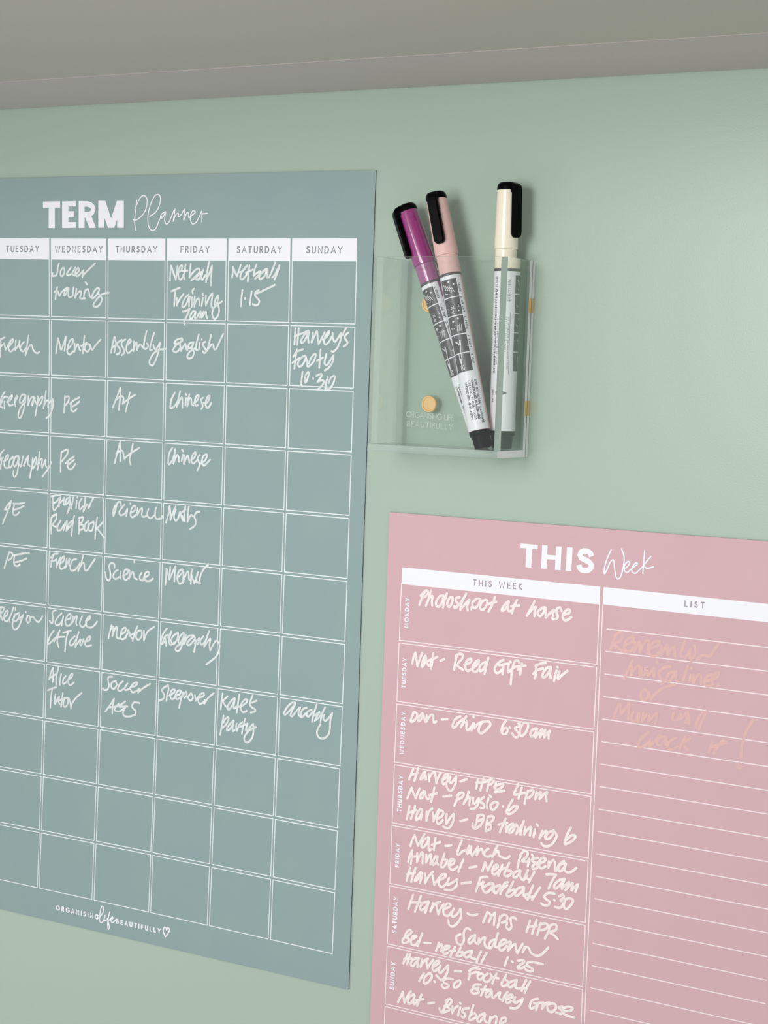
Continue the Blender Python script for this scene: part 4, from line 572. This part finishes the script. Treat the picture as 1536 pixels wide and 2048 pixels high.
def fill(mb, quads, fn):
    for q in quads:
        mb.poly([fn(*p) for p in reversed(q)])


# blue-grey term planner
po = (-148.5, 0, -420)
planner = thing('term_planner', 'large blue-grey term planner sheet with white weekday grid and handwriting, on the wall at left', 'planner', po)
sheet(PLANNER_SHEET, M['blue'], planner, po)
g = MB(INK); outline(g, dec(PLANNER_CELLS), 0.5, on_sheet(0.03)); g.build('grid_lines', M['line'], planner, origin=po)
days = [t for t in PRINT if t[0] == 'PH']
order = ['SUNDAY', 'SATURDAY', 'FRIDAY', 'THURSDAY', 'WEDNESDAY', 'TUESDAY', 'MONDAY']
for name, q in zip(order, dec(PLANNER_BANDS)):
    g = MB(INK); fill(g, [q], on_sheet(0.06))
    band = g.build('day_header', M['white'], planner, origin=po)
    _, s, a, c, h = [t for t in days if t[1] == name][0]
    g = MB(INK); lettering(g, s, a, c, h, 0.58, on_sheet(0.1))
    g.build('day_name', M['greytext'], band, origin=po)
g = MB(INK); fill(g, dec(TERM_BARS), on_sheet(0.06)); ribbon(g, dec(TERM_BOWL)[0], 3.0, on_sheet(0.06), round_ends=False)
g.build('bold_title', M['white'], planner, origin=po)
g = MB(INK)
for st in dec(PLANNER_SCRIPT):
    ribbon(g, smooth_path(st), 0.62, on_sheet(0.06))
g.build('script_title', M['white'], planner, origin=po)
g = MB(INK)
for t in PRINT:
    if t[0] == 'LOGO':
        lettering(g, t[1], t[2], t[3], t[4] * 1.06, 0.74, on_sheet(0.06))
for st in dec(LIFE_SCRIPT):
    ribbon(g, smooth_path(st), 0.75, on_sheet(0.06))
g.build('maker_logo', M['white'], planner, origin=po)
for s in PLANNER_NOTES:
    g = MB(INK)
    for st in dec(s):
        ribbon(g, smooth_path(st), 1.12, on_sheet(0.1))
    g.build('handwritten_note', M['ink'], planner, origin=po)

# dusty pink week planner
wo = (124, 0, -478)
week = thing('week_planner', 'dusty pink weekly planner sheet with a ruled list column, on the wall at lower right', 'planner', wo)
sheet(WEEK_SHEET, M['pink'], week, wo)
g = MB(INK); outline(g, dec(WEEK_CELLS), 0.46, on_sheet(0.03)); g.build('grid_lines', M['pinkline'], week, origin=wo)
g = MB(INK)
for st in dec(LIST_FRAME) + dec(LIST_RULES):
    ribbon(g, st, 0.46, on_sheet(0.03), round_ends=False)
g.build('list_rules', M['pinkline'], week, origin=wo)
for name, q in zip(('THIS WEEK', 'LIST'), dec(WEEK_BANDS)):
    g = MB(INK); fill(g, [q], on_sheet(0.06))
    band = g.build('column_header', M['white'], week, origin=wo)
    _, s, a, c, h = [t for t in PRINT if t[1] == name][0]
    g = MB(INK); lettering(g, s, a, c, h, 0.52, on_sheet(0.1))
    g.build('column_name', M['mauvetext'], band, origin=wo)
for t in PRINT:
    if t[0] == 'WD':
        g = MB(INK); lettering(g, t[1], t[2], t[3], t[4], 0.58, on_sheet(0.06))
        g.build('day_name', M['white'], week, origin=wo)
g = MB(INK); fill(g, dec(THIS_BARS), on_sheet(0.06)); ribbon(g, dec(THIS_S)[0], 2.75, on_sheet(0.06), round_ends=False)
g.build('bold_title', M['white'], week, origin=wo)
g = MB(INK)
for st in dec(WEEK_SCRIPT):
    ribbon(g, smooth_path(st), 0.66, on_sheet(0.06))
g.build('script_title', M['white'], week, origin=wo)
for s in WEEK_NOTES:
    g = MB(INK)
    for st in dec(s):
        ribbon(g, smooth_path(st), 1.32, on_sheet(0.1))
    g.build('handwritten_note', M['inkpink'], week, origin=wo)
g = MB(INK)
for st in dec(LIST_NOTE):
    ribbon(g, smooth_path(st), 1.42, on_sheet(0.02))
ln = g.build('handwritten_note', M['peach'], week, origin=wo)
ln['label'] = 'faint peach handwriting in the list column'

# ------------------------------------------------------------------ clear pen holder
HX0, HX1, HZ0, HZ1, HD = 20.2, 90.4, -139.0, -45.6, 33.0
ho = ((HX0 + HX1) / 2, 0, HZ0)
holder = thing('pen_holder', 'clear acrylic pen holder with gold magnets fixed to the wall between the two planners', 'pen holder', ho)
TH = 3.4
e = 0.06
MAG = ((38.5, -115.7), (36.6, -66.9))


def panel_with_holes(y0, y1, r):
    """rectangular sheet in the XZ plane with round holes"""
    import bmesh
    bm = bmesh.new()
    edges = []

    def loop(pts):
        vs = [bm.verts.new((x * MM, y0 * MM, z * MM)) for x, z in pts]
        for i in range(len(vs)):
            edges.append(bm.edges.new((vs[i], vs[(i + 1) % len(vs)])))
    loop([(HX0, HZ0), (HX1, HZ0), (HX1, HZ1), (HX0, HZ1)])
    for cx, cz in MAG:
        loop([(cx + r * math.cos(i * math.pi / 20), cz + r * math.sin(i * math.pi / 20)) for i in range(40)])
    bmesh.ops.triangle_fill(bm, edges=edges, use_beauty=True, normal=(0, -1, 0))
    faces = bm.faces[:]
    ret = bmesh.ops.extrude_face_region(bm, geom=faces)
    vs = [v for v in ret['geom'] if isinstance(v, bmesh.types.BMVert)]
    bmesh.ops.translate(bm, vec=(0, (y1 - y0) * MM, 0), verts=vs)
    bmesh.ops.recalc_face_normals(bm, faces=bm.faces[:])
    return bm


def build_bm(bm, name, m, parent, o):
    me = bpy.data.meshes.new(name)
    for v in bm.verts:
        v.co -= Vector([c * MM for c in o])
    bm.to_mesh(me)
    bm.free()
    me.materials.append(m)
    ob = bpy.data.objects.new(name, me)
    C.objects.link(ob)
    ob.parent = parent
    return ob


def edges_of(ob, picks, mats):
    """give the narrow faces of a sheet their cut-edge materials: picks = [(axis, sign, slot)]"""
    for m_ in mats:
        ob.data.materials.append(m_)
    for f_ in ob.data.polygons:
        for ax, sg, slot in picks:
            if f_.normal[ax] * sg > 0.9:
                f_.material_index = slot


Z1 = HZ0 + TH + e
WHITE_R = [(0, 1, 1), (0, -1, 2), (2, 1, 2), (2, -1, 2)]
GREEN = [(0, 1, 2), (0, -1, 2), (2, 1, 2), (2, -1, 2)]
EM = [M['edgewhite'], M['edgegreen']]
edges_of(build_bm(panel_with_holes(-2.6, -0.3, 4.25), 'mounting_plate', M['plate'], holder, ho), WHITE_R, EM)
edges_of(build_bm(panel_with_holes(-5.8, -3.3, 4.25), 'back_panel', M['plate'], holder, ho), WHITE_R, EM)
b = MB(); b.box((HX0, -HD, Z1), (HX1, -HD + TH, HZ1))
edges_of(b.build('front_panel', M['face'], holder, origin=ho), GREEN, EM)
b = MB(); b.box((HX0, -HD + TH + e, Z1), (HX0 + TH, -5.8 - e, HZ1))
edges_of(b.build('side_panel', M['face'], holder, origin=ho), [(1, -1, 2), (1, 1, 2), (2, 1, 2), (2, -1, 2)], EM)
b = MB(); b.box((HX1 - TH, -HD + TH + e, Z1), (HX1, -5.8 - e, HZ1))
edges_of(b.build('side_panel', M['acrylic'], holder, origin=ho), [(1, -1, 2), (1, 1, 2)], EM)
b = MB(); b.box((HX0, -HD, HZ0), (HX1, -5.8 - e, HZ0 + TH))
edges_of(b.build('base_panel', M['face'], holder, origin=ho), [(0, 1, 1), (0, -1, 2), (1, -1, 2), (1, 1, 2)], EM)
for cx, cz in MAG:
    g = MB()
    prof = [(3.9, 5.2), (4.1, 5.3), (4.1, 6.2), (3.9, 6.5), (3.3, 6.5), (3.1, 6.1), (0.01, 6.1)]
    g.lathe(prof, 40)
    g.v = [(cx + x, -y2, cz + z2) for x, z2, y2 in [(v[0], v[1], v[2]) for v in g.v]]
    mg = g.build('magnet', M['gold'], holder, smooth=True, origin=ho)
    mg['label'] = 'round gold magnet'
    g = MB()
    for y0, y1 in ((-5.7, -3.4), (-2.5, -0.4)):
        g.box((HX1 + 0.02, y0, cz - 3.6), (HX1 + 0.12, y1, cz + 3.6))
    g.build('magnet_reflection', M['gold'], holder, origin=ho)  # gold reflections of the magnets in the plate edges, built as thin boxes
g = MB()
for s, a, c in (('ORGANISING LIFE', (25.6, -122.6), (52.5, -123.4)), ('BEAUTIFULLY', (26.3, -127.3), (52.0, -127.9))):
    lettering(g, s, a, c, 3.0, 0.4, lambda x, z: (x, -5.86, z))
g.build('etched_logo', M['etch'], holder, origin=ho)

# ------------------------------------------------------------------ paint markers
L = 126.0


def cyl(r):
    return lambda a, z: (r * math.sin(math.radians(a)), -r * math.cos(math.radians(a)), z)


def wrap(mb, a0, a1, z0, z1, r, step=6.0):
    n = max(1, int(abs(a1 - a0) / step))
    f = cyl(r)
    for i in range(n):
        b0, b1 = a0 + (a1 - a0) * i / n, a0 + (a1 - a0) * (i + 1) / n
        mb.poly([f(b0, z0), f(b1, z0), f(b1, z1), f(b0, z1)])


def pen(label, foot, tip, roll, clip_at, cap_m, collar_m, seam_m):
    """roll: angle of the left edge of the dark label panel, clip_at: angle of the clip (0 faces straight out of the wall)"""
    t = thing('paint_marker', label, 'marker', foot, 'paint markers in the clear holder')
    d = (Vector(tip) - Vector(foot)).normalized()
    xax = Vector((1, 0, 0)) - d * d.x
    xax.normalize()
    yax = d.cross(xax)
    t.rotation_euler = Matrix((xax, yax, d)).transposed().to_euler()
    RS = 5.25                                  # sleeve radius
    K = 180 / math.pi / (RS + 0.05)            # degrees per mm round the sleeve
    g = MB(); g.lathe([(3.3, 0), (3.75, 0.4), (4.3, 6.2), (4.9, 6.4), (5.1, 6.8), (5.1, 8.6)])
    g.build('end_plug', M['black'], t, smooth=True)
    g = MB(); g.lathe([(RS - 0.06, 8.62), (RS - 0.06, 94.2)])
    g.build('barrel', collar_m, t, smooth=True)
    g = MB(); g.lathe([(RS + 0.02, 83.9), (RS + 0.08, 84.1), (RS + 0.08, 85.0), (RS + 0.02, 85.2)])
    g.build('barrel_ring', M['labeldark'], t, smooth=True)
    # paper sleeve, open along a seam that shows the barrel colour
    g = MB(); wrap(g, roll - 140, roll + 94 + 34, 8.7, 83.85, RS)
    sl = g.build('label_sleeve', M['label'], t, smooth=True)
    g = MB()
    zs = [82.3, 73.2, 64.2, 55.1, 46.0, 36.8]
    for i in range(5):
        wrap(g, roll, roll + 94, zs[i + 1] + 0.25, zs[i] - 0.25, RS + 0.05)
    g.build('instruction_panel', M['labeldark'], sl)
    # pictograms, drawn reading along the pen: u mm across, v mm down from the top of each field
    ic = MB()

    def dr(i, pts, wd=0.42):
        # ribbon widths are in mm; work in unrolled mm then wrap
        mb2 = MB(0.0004, 2, 1)
        ribbon(mb2, pts, wd, lambda u, v: (u, v, 0))
        n = len(ic.v)
        ic.v += [cyl(RS + 0.09 + h_)(roll + u * K, zs[i] - v) for u, v, h_ in mb2.v]
        ic.f += [tuple(n + k for k in q) for q in mb2.f]
        ic.mi += mb2.mi
    # 1 shaking hand
    dr(0, [(4.6, 1.6), (6.9, 3.0)], 0.9)
    for k in range(5):
        dr(0, [(1.6 + k * 1.0, 2.4 + k * 0.5), (2.6 + k * 1.0, 5.2 + k * 0.35)], 0.35)
    dr(0, [(1.2, 2.6), (4.6, 3.4), (7.6, 6.0), (5.2, 6.6), (3.0, 7.2), (1.6, 6.6)], 0.32)
    # 2 pull the cap off
    dr(1, [(1.2, 5.2), (3.8, 4.6), (4.4, 5.0), (3.8, 5.6), (1.2, 6.2)], 0.3)
    dr(1, [(2.0, 5.1), (2.0, 6.0)], 0.3)
    dr(1, [(4.8, 4.2), (7.4, 3.8), (7.6, 5.0), (5.0, 5.5), (4.8, 4.2)], 0.35)
    dr(1, [(3.9, 7.4), (7.2, 6.8)], 0.75)
    dr(1, [(3.9, 7.4), (4.6, 6.6)], 0.4)
    dr(1, [(3.9, 7.4), (4.8, 8.0)], 0.4)
    # 3 prime the nib
    dr(2, [(3.2, 2.6), (6.0, 1.6)], 1.0)
    dr(2, [(3.2, 3.1), (3.8, 2.4)], 0.6)
    dr(2, [(1.2, 5.2), (4.2, 4.4), (6.6, 4.0), (5.4, 5.4), (3.2, 6.0), (1.4, 5.6)], 0.32)
    for k in range(3):
        dr(2, [(5.4 + k * 0.9, 4.6), (4.6 + k * 0.9, 7.6)], 0.28)
    dr(2, [(2.2, 5.6), (2.0, 8.4)], 0.28)
    # 4 paint
    dr(3, [(2.4, 0.6), (5.2, 3.0), (5.0, 4.6), (4.4, 8.6)], 0.32)
    dr(3, [(0.4, 3.6), (3.4, 3.8), (8.0, 6.0)], 0.32)
    dr(3, [(2.8, 3.4), (5.0, 3.2), (4.2, 4.9), (2.8, 3.4)], 0.8)
    # 5 cap it again
    dr(4, [(3.2, 0.4), (3.2, 2.4)], 0.35)
    dr(4, [(4.4, 0.4), (4.4, 2.4)], 0.35)
    dr(4, [(3.1, 2.6), (3.6, 5.4), (4.4, 2.6)], 0.5)
    dr(4, [(3.4, 2.6), (3.7, 4.6)], 0.9)
    dr(4, [(3.2, 6.0), (4.6, 5.8), (4.7, 8.0), (3.3, 8.2), (3.2, 6.0)], 0.35)
    dr(4, [(3.9, 6.4), (3.9, 7.6)], 0.35)
    ic.build('pictograms', M['icon'], sl)
    # lettering runs down the pen with its feet towards the left
    tx = MB()

    def down(s, u, v0, v1, h, wd):
        mb2 = MB(0.0004, 2, 1)
        lettering(mb2, s, (v0, u), (v1, u), h, wd, lambda x, y: (x, y, 0))
        n = len(tx.v)
        tx.v += [cyl(RS + 0.05 + h_)(roll + y * K, 84.0 - x) for x, y, h_ in mb2.v]
        tx.f += [tuple(n + k for k in reversed(q)) for q in mb2.f]
        tx.mi += mb2.mi
    U = 94 / K
    for s, v0, v1 in (('1. SHAKE', 2.6, 8.6), ('2. AIR OUT', 11.0, 18.6), ('3. PRIME', 20.6, 27.0), ('4. PAINT', 29.8, 36.0), ('5. CAP', 39.0, 43.6)):
        down(s, U + 0.45, v0, v1, 1.15, 0.24)
    for k, s in enumerate(('WHITEBOARD, VINYL, METAL', 'CERAMIC, STONE, VASES', 'CHALKBOARD, BLACKBOARD', 'USE ON GLASS, LAMINATE')):
        down(s, 3.4 + k * 1.65, 51.5 + (0.5 if k == 0 else 0), 70.5 + (2.0 if k == 3 else 0), 1.2, 0.25)
    # far side of the sleeve
    down('WWW.ORGANISINGLIFEBEAUTIFULLY.COM.AU', -8.3, 2.6, 48.0, 1.35, 0.28)
    down('PERMANENT', -3.8, 4.0, 14.5, 1.3, 0.18)
    down('NOT SUITABLE FOR CHILDREN UNDER 3 YEARS', -3.2, 21.5, 46.0, 0.62, 0.13)
    down('CONTAINS SMALL PARTS', -4.4, 21.5, 38.0, 0.62, 0.13)
    for k in range(2):
        down('KEEP CAP TIGHTLY ON WHEN NOT IN USE', -5.5 - k * 1.0, 21.5, 44.0, 0.55, 0.13)

    def dk(pts, wd):
        mb2 = MB(0.0004, 2, 1)
        ribbon(mb2, pts, wd, lambda u, v: (u, v, 0), round_ends=False)
        n = len(tx.v)
        tx.v += [cyl(RS + 0.05 + h_)(roll + u * K, 84.0 - v) for u, v, h_ in mb2.v]
        tx.f += [tuple(n + k for k in q) for q in mb2.f]
        tx.mi += mb2.mi
    dk([(-7.4, 19.5), (-2.2, 19.5), (-2.2, 48.5), (-7.4, 48.5), (-7.4, 19.5)], 0.16)
    for k in range(9):
        dk([(-6.2 + k * 0.42, 57.4), (-6.2 + k * 0.42 + 0.43, 57.4)], 1.9 if k < 4 else 1.9 - (k - 3) * 0.36)
    down('REFILL INK', -8.4, 56.0, 62.0, 0.9, 0.2)
    tx.build('label_lettering', M['labeltext'], sl)
    # cap, tapering slightly towards its end
    g = MB(); g.lathe([(5.3, 94.3), (5.62, 94.5), (5.66, 95.2), (5.55, 100), (5.05, 121.3), (5.0, 122.0)])
    cap = g.build('cap', cap_m, t, smooth=True)
    g = MB()
    g.lathe([(5.0, 122.05), (5.12, 122.15), (5.1, 123.6), (4.75, 124.8), (3.9, 125.6), (2.4, 126.0), (0.01, 126.1)])
    g.build('cap_end', M['black'], cap, smooth=True)
    # clip: bar standing off the cap, joined to the black end
    g = MB()
    rows = [(99.6, 5.75, 7.3, 1.2), (100.0, 5.65, 7.75, 1.9), (100.9, 5.62, 7.95, 2.45), (102.2, 5.6, 8.0, 2.65), (110, 5.45, 7.8, 2.65), (120.5, 5.2, 7.6, 2.6), (122.2, 2.5, 7.5, 2.6), (123.8, 2.5, 7.1, 2.55), (124.9, 2.5, 6.0, 2.4), (125.5, 2.5, 4.4, 2.2)]
    ca, sa = math.cos(math.radians(clip_at)), math.sin(math.radians(clip_at))
    sec = []
    for z, r0, r1, hw in rows:
        c_ = min(0.7, (r1 - r0) * 0.4)
        ring = []
        for w_, r_ in ((-hw, r0), (hw, r0), (hw, r1 - c_), (hw - c_, r1), (-hw + c_, r1), (-hw, r1 - c_)):
            ring.append((r_ * sa + w_ * ca, -r_ * ca + w_ * sa, z))
        sec.append(ring)
    n = len(sec[0])
    for i in range(len(sec) - 1):
        for j in range(n):
            k = (j + 1) % n
            g.poly([sec[i][j], sec[i][k], sec[i + 1][k], sec[i + 1][j]])
    g.poly(list(reversed(sec[0])))
    g.poly(sec[-1])
    g.build('clip', M['black'], cap)
    return t


pen('plum marker with its clip at the far left, leaning left in the clear holder', (73.0, -11.2, -135.3), (23.62, -11.2, -18.01), -65, -47,
    M['purple'], M['purplesoft'], M['purple'])
pen('blush pink marker with wide black clip facing forward, between the plum and cream markers', (77.0, -21.5, -135.3), (43.64, -16.5, -14.79), -42, 8,
    M['blush'], M['blush'], M['blush'])
pen('cream marker standing upright at the right of the clear holder', (80.9, -11.5, -135.3), (79.83, -11.5, -8.86), 62, 72,
    M['cream'], M['cream'], M['cream'])
